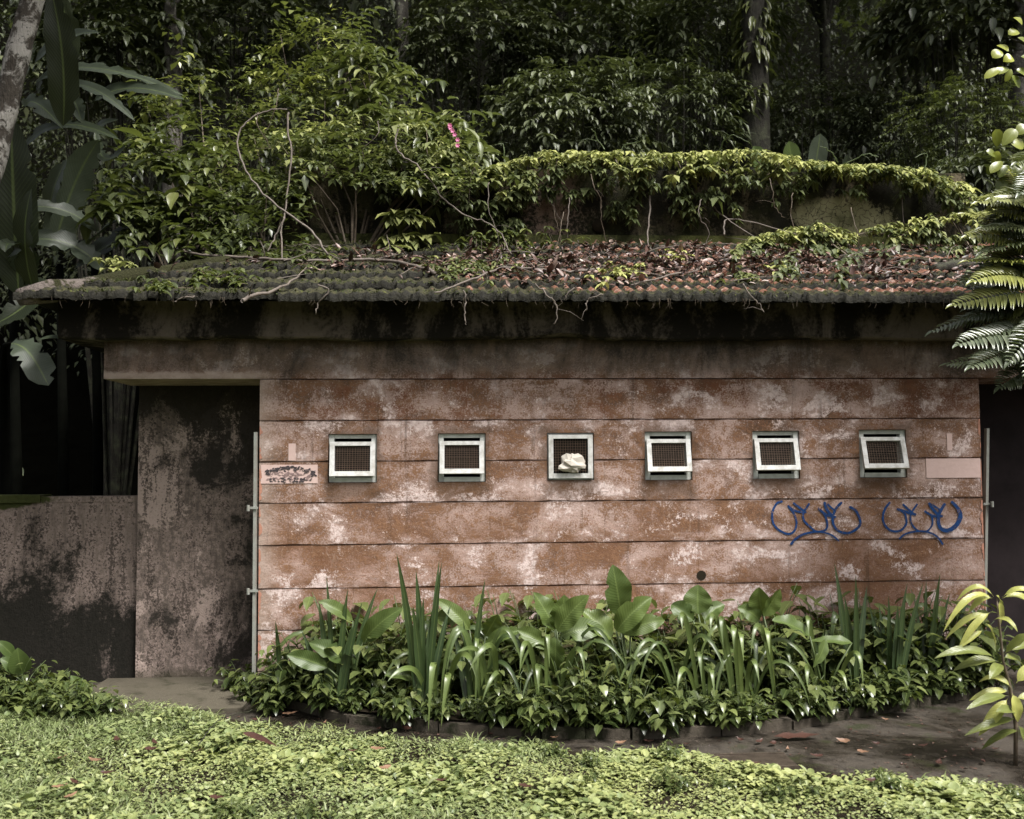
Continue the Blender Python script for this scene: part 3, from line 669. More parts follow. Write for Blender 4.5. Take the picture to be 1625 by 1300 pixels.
def graffiti(ox,strokes,lab):
    bb=MB(); lay=0
    for st in strokes:
        wd,*pts=st; sc=170/1625
        pts=smooth_pts([(ox+a*sc,785+c*sc) for a,c in pts]); lay+=1
        ws=wd if isinstance(wd,(tuple,list)) else (wd,wd)
        P=[at(x_,y_,0) for x_,y_ in pts]; y_=-.0035-.0003*lay
        V=[];F=[];n=len(P)
        for i,p in enumerate(P):
            d=(P[min(i+1,n-1)]-P[max(i-1,0)]); d.y=0; d.normalize(); nrm_=Vector((-d.z,0,d.x)); w_=(ws[0]+(ws[1]-ws[0])*i/(n-1))*sc*7.2/1600/2
            w_*=random.uniform(.95,1.05)
            V+= [(p.x+nrm_.x*w_,y_,p.z+nrm_.z*w_),(p.x-nrm_.x*w_,y_,p.z-nrm_.z*w_)]
        for i in range(n-1): F.append((2*i,2*i+1,2*i+3,2*i+2))
        for e in (0,n-1):   # round ends
            o=len(V); p=P[e]; w_=(ws[0] if e==0 else ws[1])*sc*7.2/1600/2
            V+=[(p.x+math.cos(g_)*w_,y_-.0001,p.z+math.sin(g_)*w_) for g_ in np.linspace(0,2*math.pi,11)[:-1]]; F.append(tuple(range(o,o+10)))
        bb.add(V,F)
    o=bb.build('graffiti',M['blue'],bld,smooth=False); o['label']=lab
graffiti(1210,[((34,30),(290,105),(220,130),(160,230),(145,340),(165,440),(240,530),(350,590),(420,592),(480,550),(512,470),(510,390),(470,280),(390,180)),
 (34,(390,175),(470,235),(560,262),(650,265)),(34,(475,135),(560,200),(640,262)),(32,(700,145),(660,205),(622,270),(612,340),(640,410),(720,490),(800,555),(870,560),(950,535),(982,470),(970,390),(940,310),(850,215)),
 (36,(850,215),(940,290),(1020,325),(1095,338)),(44,(940,130),(975,230),(1040,310)),(30,(990,150),(1040,200),(1085,235)),(38,(1190,125),(1120,195),(1080,280),(1060,370),(1080,470),(1150,550),(1260,582),(1370,555),(1460,480),(1480,410),(1450,310),(1400,230),(1325,190)),
 ((40,24),(435,745),(490,680),(590,612),(720,575),(850,560),(960,582),(1060,622),(1150,700))],'blue spray scrawl of three loops over a curved line, nearer the middle')
graffiti(1380,[(34,(300,125),(240,200),(205,290),(200,380),(235,470),(310,540),(400,558),(480,535),(545,460),(555,390),(530,290),(480,245),(425,220)),
 (38,(425,222),(520,250),(600,280),(690,300)),(34,(510,155),(580,220),(660,290)),(28,(715,150),(665,220),(625,290),(618,380),(650,470),(720,540),(800,560),(880,545),(940,470),(950,390),(930,320),(840,255)),
 (34,(840,255),(920,305),(1000,330),(1095,325)),(44,(905,140),(950,215),(1030,300)),(30,(940,150),(1000,190),(1050,225)),((44,72),(1130,150),(1070,250),(1040,330),(1040,430),(1075,510),(1150,545),(1230,525),(1320,450),(1370,350)),((74,44),(1370,350),(1370,290),(1320,190),(1245,115)),
 ((28,30),(450,665),(530,600),(650,565),(800,555),(930,585),(1020,640),(1070,700),(1100,750))],'blue spray scrawl with one thick loop, nearer the wall end')
# small drain hole with moss ring, chipped corner render
p=at(1113,913,0); h=MB(); h.tube([(p.x,-.004,p.z),(p.x,.012,p.z)],.034,14); h.build('drain_hole',M['soil'],bld,smooth=False)
for X,sx in ((XL,1),(XR,-1)):
    bb=MB()
    for i in range(46):
        z=random.uniform(.3,ZG[1]); L=random.uniform(.012,.05); W=random.uniform(.006,.022)
        if any(abs(z-q)<.02+L*.6 for q in ZG): continue
        yv=-.003-random.random()*.002
        pts=[(0,-L),(W,-L*.5),(W*random.uniform(.5,1.2),L*.3),(W*.4,L),(0,L*.9)]
        bb.add([(X+sx*(a+.002),yv,z+c) for a,c in pts],[(0,1,2,3,4) if sx>0 else (4,3,2,1,0)])
    bb.build('chipped_edge',M['rustpink'],bld,smooth=False,kind='stuff')

# crumpled paper in the third window
x0,x1,z0,z1=WIN[2]; c=at(909,739,-.03)
b=MB(); n=11; mm=8; V=[];F=[]
rr=np.random.default_rng(4)
for j in range(mm+1):
    for i in range(n):
        th=math.pi*j/mm; ph=2*math.pi*i/n; r_=rr.uniform(.62,1.25)
        V.append((.098*math.sin(th)*math.cos(ph)*r_,.035*math.sin(th)*math.sin(ph)*r_,.068*math.cos(th)*(1 if j in(0,mm) else r_)*(1.15 if math.cos(th)>0 else .75)))
for j in range(mm):
    for i in range(n): F.append((j*n+i,(j+1)*n+i,(j+1)*n+(i+1)%n,j*n+(i+1)%n))
b.add(V,F); o=b.build('crumpled_paper',M['paper'],smooth=False); o.location=c; tag(o,'crumpled off-white paper stuffed into the closed third window','paper')

# metal posts with hinges
def post(px0,py0,px1,py1,Y,lab,hinges):
    a=at(px0,py0,Y); c=at(px1,py1,Y); t=empty('metal_post',(c.x,c.y,0),lab,'post')
    b=MB(); dx=.010; zt=a.z
    b.add([(c.x-dx,Y-.02,0),(c.x+dx,Y-.02,0),(c.x+dx,Y+.02,0),(c.x-dx,Y+.02,0),(a.x-dx,Y-.02,zt),(a.x+dx,Y-.02,zt),(a.x+dx,Y+.02,zt),(a.x-dx,Y+.02,zt)],[(3,2,1,0),(4,5,6,7),(0,1,5,4),(1,2,6,5),(2,3,7,6),(3,0,4,7)])
    b.build('upright',M['post'],t,smooth=False)
    for hx,hy,sg in hinges:
        p=at(hx,hy,Y-.03); h=MB(); h.box(p.x-.03,p.x+.035,Y-.032,Y-.021,p.z-.008,p.z+.008); h.tube([(p.x+sg*.028,Y-.045,p.z-.022),(p.x+sg*.028,Y-.045,p.z+.02)],.011,8)
        h.build('hinge',M['post'],t,smooth=False)
post(406,686,403,1075,-.04,'grey metal gate post at the left porch, pale hinges on it',[(401,806,-1),(401,938,-1)])
post(1566,680,1560,1075,.09,'grey metal gate post against the dark right porch',[(1567,800,1)])

# low boundary wall, porch slab
lw=empty('boundary_wall',(-4.6,.72,0),'low black-stained garden wall with mossy top, left of the porch','wall')
zt=at(100,787,.68).z
b=MB(); b.box(-9,XRL-.004,.68,.86,-.05,zt-.05); b.build('wall',M['lowwall'],lw,smooth=False)
b=MB(); b.box(-9,XRL-.3-.44,.66,.88,zt-.0495,zt+.008); b.build('coping',M['lowwall'],lw,smooth=False)
b=MB(); b.box(XRL-.739,XRL-.004,.675,.865,zt-.0495,zt-.005); b.build('coping',M['lowwall'],lw,smooth=False)
s0=gnd(180,1105); b=MB(); b.box(XRL-.2,XL-.02,-.42,.615,-.02,.028); o=b.build('porch_slab',M['slab'],smooth=False,kind='structure')

# flower bed soil and kerb
KP=[(400,1106),(470,1122),(560,1146),(700,1160),(860,1169),(1000,1171),(1140,1165),(1250,1156),(1330,1140),(1450,1120),(1556,1102)]
KW=[gnd(*p) for p in KP]
poly=[(p.x,p.y) for p in KW]+[(XR-.02,-.003),(XL+.02,-.003)]
sheet('bed_soil',poly,.07,M['soil'])
b=MB()
for i in range(len(KW)-1):
    a,c=KW[i],KW[i+1]; L=(c-a).length; nb=max(1,int(L/.24))
    for j in range(nb):
        p=a.lerp(c,j/nb+.004); q=a.lerp(c,(j+1)/nb-.004); d=(q-p).normalized(); n_=Vector((d.y,-d.x,0))*.05
        h=.062+random.uniform(-.012,.008)
        V=[p+n_,q+n_,q-n_,p-n_]; b.add([(v.x,v.y,-.01) for v in V]+[(v.x,v.y,h) for v in V],[(3,2,1,0),(4,5,6,7),(0,1,5,4),(1,2,6,5),(2,3,7,6),(3,0,4,7)])
b.build('bed_kerb',M['kerb'],smooth=False,kind='structure')
# drain grate in the path
gc=gnd(1180,1210,.004); t=MB(); 
t.box(gc.x-.26,gc.x+.26,gc.y-.13,gc.y-.11,.003,.018); t.box(gc.x-.26,gc.x+.26,gc.y+.11,gc.y+.13,.003,.018)
for i in range(9): t.box(gc.x-.26,gc.x+.26,gc.y-.10+i*.024,gc.y-.086+i*.024,.0035,.014)
t.box(gc.x-.02,gc.x+.02,gc.y-.108,gc.y+.108,.002,.010)
tag(t.build('drain_grate',M['grate'],smooth=False),'ribbed iron drain grate in the wet path by the lawn','grate')
exec_parts=True
# ------------------------------------------------------------------ lawn
lex=np.array([p.x for p in LE]); ley=np.array([p.y for p in LE])
n=230000
x=rng.uniform(-4.6,5.2,n); y=rng.uniform(-4.3,-.0,n)
edge=np.interp(x,lex,ley)-.10+.07*np.sin(x*6.1)+.05*np.sin(x*15+1)+rng.normal(size=n)*.05
keep=y<edge; x=x[keep]; y=y[keep]
left=np.clip((-x-.3)/1.6,0,1); grassy=(np.sin(x*2.2+1)+np.sin(y*4+x)+rng.normal(size=len(x))*1.1+left*1.5-.8)>.75
bumpz=.022*np.sin(x*5.1+y*3)+.018*np.sin(x*11+y*7.3)+.015*np.sin(x*17-y*13)
thin=(np.sin(x*4.1+y*6.3)+np.sin(x*9.7-y*3.1)+rng.normal(size=len(x))*.7)>-1.25; back=np.clip((x*-1-2.2)/.8,0,1)*np.clip(1-(np.interp(x,lex,ley)-y)/.9,0,1)*.16
hgt=np.clip((.040+bumpz+back)*np.clip((np.interp(x,lex,ley)-y)/.3,.35,1)*np.where(thin,1,.3),.006,1)*rng.uniform(.35,1.1,len(x))
P=np.stack([x,y,hgt],1); a=rng.uniform(0,6.28,len(x))
patchy=.5+.5*np.sin(x*1.7+y*2.1+1)*np.sin(y*3.3-x*.6)
yg=np.clip(patchy*.5+rng.normal(size=len(x))*.25+np.clip((x+1)*.10,-.2,.2)+.1,0,1)*.8
b_=~grassy; sz=np.clip(.031+.012*np.sin(x*3.3+y*5)+.010*np.sin(x*7.1-y*4.2),.017,.062)
D=np.stack([np.cos(a),np.sin(a),rng.normal(size=len(x))*.42+.02],1)
cloud('lawn',T_OVA,P[b_],D[b_],(0,0,1),sz[b_]*rng.uniform(.6,1.3,b_.sum()),sz[b_]*rng.uniform(.5,.95,b_.sum()),M['lawn'],young=yg[b_],kind='stuff')
D2=np.stack([np.cos(a)*.8,np.sin(a)*.8,rng.uniform(.3,1.2,len(x))],1); Pg=P.copy(); Pg[:,2]*=.4
cloud('grass',T_BLD,Pg[grassy],D2[grassy],(0,0,1),rng.uniform(.04,.085,grassy.sum()),rng.uniform(.004,.009,grassy.sum()),M['lawn'],young=yg[grassy]*.5,droop=.35,kind='stuff')
gp=sheet('lawn_soil',[(p.x,p.y-.09+.03*math.sin(i*2.1)) for i,p in enumerate(LE)]+[(14,-30),(-14,-30)],.004,M['soil'])

# ------------------------------------------------------------------ bed plants
def dupe(proto, loc, rz, sc=1.0, label=None, group=None):
    c=copy_tree(proto); c.location=loc; c.rotation_euler=(0,0,rz); c.scale=(sc,sc,sc)
    if label: c['label']=label
    if group: c['group']=group
    return c
def child(o,parent):
    o.parent=parent; o.matrix_parent_inverse=Matrix.Identity(4); return o
def heart_proto(h, spread, ns, leaf, mat, name='heart_leaf_plant', T=T_HRT):
    t=empty(name,(0,0,0),'x','plant'); st=MB(); P=[];D=[];L=[];Y=[]
    for i in range(ns):
        a=random.uniform(0,6.28); rr=spread*math.sqrt(random.random()); hh=h*random.uniform(.55,1.0)*(1-.35*rr/spread)
        p0=Vector((math.cos(a)*rr*.25,math.sin(a)*rr*.25,0)); p1=Vector((math.cos(a)*rr,math.sin(a)*rr,hh)); pc=Vector((p0.x*1.4,p0.y*1.4,hh*.65))
        pts=[p0.lerp(pc,s).lerp(pc.lerp(p1,s),s) for s in np.linspace(0,1,6)]
        st.tube(pts,[.004,.004,.0035,.003,.0025,.002],5)
        nl=random.randint(7,11)
        for j in range(nl):
            s=.22+.78*j/(nl-1); q=p0.lerp(pc,s).lerp(pc.lerp(p1,s),s); b=a+j*2.4+random.uniform(-.5,.5)
            d=Vector((math.cos(b),math.sin(b),random.uniform(-.65,.15))); off=d*random.uniform(.01,.05)
            P.append(q+off); D.append(d); L.append(leaf*random.uniform(.6,1.15)*(1.1-.3*s)); Y.append(max(0,random.gauss(.15,.2)+(.25 if s>.9 else 0)))
    L=np.array(L)
    child(st.build('stem',M['greenstem']),t)
    child(cloud('foliage',T,[tuple(p) for p in P],[tuple(d) for d in D],(0,0,1),L,L*rng.uniform(.6,.85,len(L)),mat,young=Y,droop=.12),t)
    return t
HP=[heart_proto(.60,.30,15,.105,M['bed']),heart_proto(.52,.30,16,.085,M['bed']),heart_proto(.66,.26,13,.12,M['bed'],T=T_OVA),heart_proto(.42,.26,15,.075,M['bed']),heart_proto(.30,.26,13,.09,M['bed']),heart_proto(.24,.22,12,.075,M['bed'])]
used=[False]*6
def kfront(x): return np.interp(x,[p.x for p in KW],[p.y for p in KW])
HG='heart-leaved plants massed in the flower bed'
def put_heart(x,y,k,sc=1.0,z=.06,label='glossy green heart-leaved plant massed with its like in the bed',grp=HG):
    if not used[k]:
        used[k]=True; o=HP[k]; o.location=(x,y,z); o.rotation_euler=(0,0,random.uniform(0,6)); o.scale=(sc,)*3; tag(o,label,'plant',grp)
    else: dupe(HP[k],(x,y,z),random.uniform(0,6),sc,label,grp)
xa,xb=XL+.12,XR-.1
for i in range(30):      # tall back row against the wall
    x=xa+(xb-xa)*(i+.5)/30+random.uniform(-.05,.05); e=min(1,(x-XL)/.9+.35)
    put_heart(x,random.uniform(-.36,-.22),random.choice((0,1,2,2)),random.uniform(1.12,1.38)*e)
for i in range(32):      # middle
    x=xa+(xb-xa)*(i+.5)/32+random.uniform(-.06,.06); f=kfront(x); e=min(1,(x-XL)/.9+.5)
    if f<-.55: put_heart(x,f*.55+random.uniform(-.06,.06),random.choice((0,1,2,3,0)),random.uniform(.92,1.22)*e)
for i in range(38):      # front row spilling over the kerb
    x=xa-.1+(xb-xa+.1)*(i+.5)/38+random.uniform(-.09,.09); f=kfront(x)
    put_heart(x,f+.03+random.uniform(-.09,.08),random.choice((3,4,4,5,5)),random.uniform(.5,1.25))
for px,py in ((385,1075),(400,1090),(430,1108)): 
    p=gnd(px,py+25); put_heart(p.x,p.y,4,random.uniform(.7,1),.02)
# upright blade plants (explicit leaf tips seen in the photo)
def blades(name, base, tips, Y, width, mat, label, grp, young=0., lean=.0, nh=(0,-1,.15)):
    bx,by=base; p0=gnd(bx,by,.07) if Y is None else at(bx,by,Y); p0.y=min(-.1,p0.y*.6+.4*kfront(p0.x)); b=MB()
    for tp in tips:
        px,py,*r_=tp; yo=p0.y+random.uniform(-.12,.12); q=at(px,py,yo); s=Vector((p0.x+(q.x-p0.x)*.18+random.uniform(-.02,.02),p0.y+random.uniform(-.04,.04),.07))
        c=Vector((s.x+(q.x-s.x)*.40,(s.y+q.y)/2,s.z+(q.z-s.z)*.62))
        b.ribbon([s,c,q],width*random.uniform(.8,1.15),nh,fold=.35,prof=lambda t:(.75+.25*min(1,t*3))*(1-max(0,(t-.45)/.55)**1.6),nseg=10,ncr=1,a=young*random.uniform(.5,1.2))
    o=b.build(name,mat); tag(o,label,'plant',grp); return o
BG='dark sword-leaved plants in the bed'
blades('sword_leaf_plant',(532,1120),[(518,914),(505,950),(552,935),(478,1000),(575,955),(600,932),(545,1000),(560,990)],None,.040,M['blade'],'sword-leaved clump nearest the left end of the bed',BG)
blades('sword_leaf_plant',(672,1130),[(629,877),(660,905),(697,888),(701,892),(640,930),(672,948),(715,960),(690,950),(655,960)],None,.050,M['blade'],'tallest sword-leaved clump, rising left of the middle of the bed',BG)
blades('sword_leaf_plant',(745,1120),[(770,918),(735,985),(760,985),(720,1000)],None,.045,M['blade'],'sparse sword-leaved clump right of the tallest one, one blade high',BG)
blades('sword_leaf_plant',(1350,1110),[(1324,893),(1358,912),(1340,945),(1376,930),(1330,965)],None,.046,M['blade'],'sword-leaved clump with one long blade leaning left under the thick scrawl',BG)
blades('sword_leaf_plant',(1410,1108),[(1410,945),(1440,925),(1437,950),(1395,960),(1425,960),(1465,925),(1380,965)],None,.046,M['blade'],'dense sword-leaved clump below the thick scrawl',BG)
blades('sword_leaf_plant',(1470,1095),[(1492,910),(1470,920),(1508,940),(1548,925),(1450,950),(1485,960)],None,.042,M['blade'],'sword-leaved clump nearest the right end of the bed',BG)
blades('sword_leaf_plant',(440,1110),[(437,985),(460,1015),(425,1040),(475,1030)],None,.036,M['blade'],'low sword-leaved tuft beside the left gate post',BG)
# folded strap leaves
def straps(base, leaves, label, width=.038, young=.7):
    p0=gnd(*base,.07); p0.y=kfront(p0.x)+.10; b=MB()
    for (kx,ky,tx,ty) in leaves:
        yo=p0.y-random.uniform(.10,.2); k=at(kx,ky,yo); q=at(tx,ty,yo-.08); s=Vector((p0.x+(k.x-p0.x)*.3,p0.y+random.uniform(-.04,.04),.07))
        kk=k+Vector((0,0,.05))
        b.ribbon([s,Vector((s.x+(k.x-s.x)*.4,s.y,k.z)),kk,kk+Vector(((q.x-k.x)*.6,-.03,-.02)),q],width*random.uniform(.8,1.1),(0,-.9,.5),fold=.25,prof=lambda t:(.55+.45*min(1,t*2.5))*(1-max(0,(t-.5)/.5)**2),nseg=16,ncr=1,a=young*random.uniform(.4,1.2))
    o=b.build('strap_leaf_plant',M['blade']); tag(o,label,'plant','strap-leaved lilies in the bed'); return o
straps((690,1135),[(690,1050,680,1160),(720,1070,700,1155),(655,1065,615,1082),(735,1040,755,1075)],'strap-leaved lily whose leaves hang down over the kerb, below the tallest swords')
straps((785,1125),[(790,1025,745,1065),(800,1070,765,1115),(760,1035,725,1035)],'strap-leaved lily arching just right of the sparse swords')
straps((860,1120),[(868,1005,872,1058),(852,1058,855,1100),(920,1030,928,1070),(835,1020,825,1065)],'strap-leaved lily in front of the curled-leaf broad plant')
straps((1110,1120),[(1080,975,1083,1000),(1108,1037,1114,1085),(1128,1065,1134,1105),(1085,1065,1075,1095)],'strap-leaved lily below the mossy drain hole')
straps((1160,1115),[(1130,975,1128,1005),(1140,978,1148,1030),(1175,1005,1180,1050),(1165,995,1165,1035),(1195,1050,1205,1085)],'strap-leaved lily just right of the drain hole')
straps((1220,1110),[(1205,990,1192,1040),(1215,1000,1222,1040),(1240,1120,1262,1135)],'strap-leaved lily below the first blue scrawl')
straps((1300,1110),[(1280,980,1284,1010),(1365,1035,1370,1090),(1280,1060,1282,1095),(1335,1070,1345,1095)],'strap-leaved lily between the scrawls, below the flat pale leaf')
# broad-leaved plants; every leaf its own part
PB=lambda t: (math.sin(math.pi*min(1,max(0,t))**.85))**.75 if 0<t<1 else 0
def broad(base, leaves, label, mat='broad', grp='broad-leaved canna-like plants in the bed'):
    p0=gnd(*base,.07); p0.y=p0.y*.55+.45*kfront(p0.x)-.04; t=empty('broad_leaf_plant',p0,label,'plant',grp); st=MB()
    for L in leaves:
        bx,by,tx,ty,wpx,*r_=L; yo=p0.y+random.uniform(-.06,.06); a=at(bx,by,yo); q=at(tx,ty,yo-random.uniform(-.06,.10)); bend=r_[0] if r_ else 0.
        yg=r_[1] if len(r_)>1 else .3; nh=r_[2] if len(r_)>2 else (0,-.9,.45)
        c=(a+q)/2+Vector((0,-.02,bend))
        nh=(nh[0]+random.uniform(-.55,.55),nh[1],nh[2]+random.uniform(-.2,.2)); b=MB(); b.ribbon([a,c+Vector((random.uniform(-.03,.03),random.uniform(-.05,.03),0)),q],wpx*.92*6.8/1600,nh,fold=random.uniform(.15,.5),prof=PB,nseg=14,ncr=3,wave=random.uniform(.06,.16),notch=.05,a=yg)
        b.build('leaf',M[mat],t)
        st.tube([p0+Vector((random.uniform(-.03,.03),random.uniform(-.03,.03),0)),(p0.lerp(a,.55)+Vector((0,0,.05))),a],[.009,.007,.005],6)
    st.build('stem',M['greenstem'],t)
broad((985,1105),[(985,975,972,896,50,0,.12,(.1,-1,.25)),(978,1002,1034,948,44,.03,.45),(970,1015,922,968,46,.02,.65),(1000,1000,1012,955,30,.0,.6),(985,1005,1055,985,32,.05,.4),(975,1022,946,1030,22,.02,.3)],'tallest broad-leaved plant with one leaf standing high in the middle of the bed')
broad((885,1115),[(880,1000,846,940,40,0,.3),(882,998,895,944,44,0,.35),(884,1002,935,945,38,.02,.55),(882,1010,884,1075,32,.03,.25),(890,1010,960,1000,40,.05,.3),(875,1030,820,1000,30,.04,.4)],'broad-leaved plant with a curled upper leaf left of the tallest broad one')
broad((1108,1095),[(1108,975,1108,928,48,0,.35),(1100,985,1065,960,36,.03,.1),(1118,985,1150,960,32,.03,.2)],'small broad-leaved plant directly below the drain hole')
broad((1212,1095),[(1210,975,1205,932,40,0,.5),(1212,978,1238,935,34,.0,.55),(1205,985,1170,965,30,.03,.3)],'broad-leaved plant whose paired leaves stand below the first scrawl')
broad((1300,1120),[(1352,1020,1280,1018,24,.02,.35,(0,-.5,.9)),(1285,1010,1225,985,36,.04,.25,(0,-.6,.8)),(1310,1015,1290,1060,20,.02,.3)],'plant with one flat pale leaf lying over the bed between the scrawls')
broad((760,1105),[(770,1010,790,975,34,.01,.25),(745,1000,690,950,26,.03,.5),(725,985,690,980,34,.02,.6),(770,1025,830,1000,26,.04,.4),(705,1060,745,1045,30,.03,.35)],'broad-leaved plant right of the tallest swords')
broad((670,1110),[(672,1070,655,1030,34,.02,-.0,(.2,-.8,.6)),(668,1078,610,1072,26,.03,.3,(0,-.5,.9)),(682,1072,720,1048,26,.02,.4),(690,1090,705,1120,22,.02,.5)],'shiny white-glinting broad leaf plant low at the foot of the tallest swords')
broad((560,1110),[(575,1020,640,965,36,.04,.25),(560,985,505,955,24,.05,.4),(545,1050,490,1020,36,.03,.1),(520,1060,455,1040,32,.03,.1),(585,1050,600,1030,40,.02,.2)],'leafy broad plant behind the left sword clump')

# ------------------------------------------------------------------ mango-like sapling on the right
def sapling():
    Y=-1.05; base=gnd(1612,1215,0); Y=base.y
    t=empty('sapling',base,'young tree with long yellow-green drooping leaves beside the path, right edge','sapling'); st=MB()
    tr=[base,at(1612,1150,Y),at(1603,1090,Y),at(1592,1050,Y),at(1586,990,Y),at(1582,950,Y)]
    st.tube(tr,[.012,.011,.009,.007,.006,.004],7); st.build('stem',M['vinestem'],t)
    def lf(b,tip,w,yo,sag=.06,dy=.0):
        a=at(*b,Y+random.uniform(-.03,.03)); q=at(*tip,Y+dy+random.uniform(-.15,.12)); c=(a+q)/2+Vector((0,-.03,sag))
        m_=MB(); m_.ribbon([a,c+Vector((0,0,sag*.5)),q],w*.66*5.5/1600,(random.uniform(-.2,.2),-.65,.75),fold=.28,prof=lambda s:PB(s)**1.1,nseg=12,ncr=2,wave=.10,a=yo,petiole=.08); m_.build('leaf',M['mango'],t)
    for b,tip,w,yo,sg in [((1578,948),(1518,954),15,.8,.09),((1574,950),(1536,974),18,.8,.05),((1576,950),(1497,1003),18,.85,.12),((1585,950),(1586,998),24,.95,.0),((1580,945),(1590,968),16,.9,.02),
      ((1590,948),(1640,943),16,.85,.05),((1590,950),(1650,975),20,.85,.07),((1572,972),(1520,1032),18,.8,.05),((1568,975),(1500,1015),16,.7,.06),((1565,990),(1580,1032),22,.85,.03),((1575,985),(1615,1003),16,.6,.05),((1560,1000),(1522,1030),14,.7,.02),
      ((1582,1045),(1483,1045),26,.15,.06),((1585,1050),(1512,1065),26,.2,.04),((1588,1053),(1570,1078),28,.2,.02),((1592,1040),(1640,1010),28,.25,.04),((1592,1045),(1625,1060),26,.25,.04),((1595,1035),(1650,1030),24,.2,.04),
      ((1605,1092),(1553,1083),20,.8,.06),((1602,1097),(1538,1112),22,.85,.03),((1600,1108),(1553,1168),30,.95,.02),((1606,1100),(1615,1146),28,.95,.01),((1612,1085),(1640,1060),30,.8,.03),((1600,1104),(1533,1126),24,.15,.03),((1610,1110),(1660,1120),26,.7,.04),
      ((1615,1140),(1530,1168),22,.15,.03),((1618,1160),(1557,1190),22,.15,.04),((1615,1150),(1630,1200),26,.1,.02),((1612,1130),(1580,1130),26,.15,.02)]: lf(b,tip,w,yo,sg)
sapling()

# ------------------------------------------------------------------ feathery fronds at right
def fern_tree():
    Y=-1.15; base=at(1760,1150,Y); base.z=0
    t=empty('fern_palm',base,'feathery dark and yellow-green fronds reaching over the roof from the right edge','palm'); tr=MB()
    tr.tube([base,at(1745,800,Y),at(1715,480,Y),at(1700,250,Y)],[.09,.075,.06,.03],10,jit=.06); tr.build('trunk',M['bark'],t)
    FR=[((1690,520),(1470,519),.0),((1690,560),(1505,566),.15),((1680,540),(1545,585),.0),((1700,560),(1580,602),.0),((1690,500),(1525,478),.05),((1690,470),(1510,488),.55),((1690,520),(1560,545),.0),
     ((1690,480),(1535,465),.0),((1690,470),(1520,452),.1),((1690,450),(1540,408),.9),((1680,470),(1545,440),.75),((1690,420),(1532,368),.75),((1690,380),(1530,342),.8),((1680,330),(1548,322),.7),((1690,360),(1602,280),.9),((1690,320),(1610,300),.0),
     ((1700,400),(1580,380),.0),((1700,440),(1575,455),.0),((1690,330),(1575,305),.3),((1690,345),(1555,355),.0),((1690,375),(1550,372),.2),((1690,400),(1545,385),.0),((1690,430),(1550,425),.0),((1690,455),(1530,440),.2),((1690,485),(1520,500),.0),((1690,540),(1520,535),.0),((1690,300),(1585,318),.5),((1690,280),(1620,255),.2),((1695,560),(1610,590),.0),((1690,410),(1565,430),.7),((1690,500),(1550,525),.35),((1695,500),(1590,510),.6),((1700,520),(1600,560),.0),((1700,470),(1625,600),.0),((1690,350),(1560,345),.8),((1700,430),(1800,380),.3),((1700,480),(1850,500),.1),((1700,400),(1780,280),.5),((1690,400),(1560,395),.1),((1690,520),(1535,508),.1),((1700,420),(1880,420),.4),((1700,450),(1900,480),.0),((1700,500),(1870,560),.0),((1700,380),(1850,330),.7),((1700,330),(1830,250),.5),((1700,530),(1860,610),.1),((1690,300),(1720,170),.6),((1690,300),(1640,180),.3),((1700,350),(1900,390),.2)]
    for (b,tip,yo) in FR:
        dy=random.uniform(-.45,.25); a=at(b[0],b[1]+random.uniform(-30,30),Y+random.uniform(-.08,.08)); q=at(tip[0]+random.uniform(-4,14),tip[1]+random.uniform(-12,12),Y+dy); c=(a+q)/2+Vector((0,random.uniform(-.1,.1),.10*random.uniform(.2,2.0)))
        fx,fy=random.uniform(-.45,.45),random.uniform(-.4,.3); nn=25; ts=np.linspace(.12,1,nn); P=[];D=[];L=[]
        for k in range(nn):
            s=ts[k]; p=a.lerp(c,s).lerp(c.lerp(q,s),s); d=((c-a).lerp(q-c,s)).normalized(); nh=Vector((fx,-.55+fy,.8)); r_=d.cross(nh).normalized()
            for sg in (1,-1):
                P.append(p); D.append(d*.62+r_*sg+Vector((0,0,.10))+Vector((random.gauss(0,.05),random.gauss(0,.05),random.gauss(0,.05)))); L.append(.145*(math.sin(math.pi*min(1,.18+.80*s))**.6)*random.uniform(.9,1.08))
        P.append(q);D.append(q-c);L.append(.07)
        L=np.array(L); o=cloud('frond',T_OVA,[tuple(p) for p in P],[tuple(d) for d in D],(0,-.5,.85),L,np.full(len(L),.026),M['frond'],None,young=yo*rng.uniform(.75,1.1,len(L)),droop=.08)
        rb=MB(); rb.tube([a,a.lerp(c,.5).lerp(c.lerp(q,.5),.5),q],[.006,.004,.002],5); r2=rb.build('rachis',M['greenstem'],None); r2.parent=o
        o.parent=t; o.matrix_parent_inverse=Matrix.Translation(-Vector(t.location))
fern_tree()
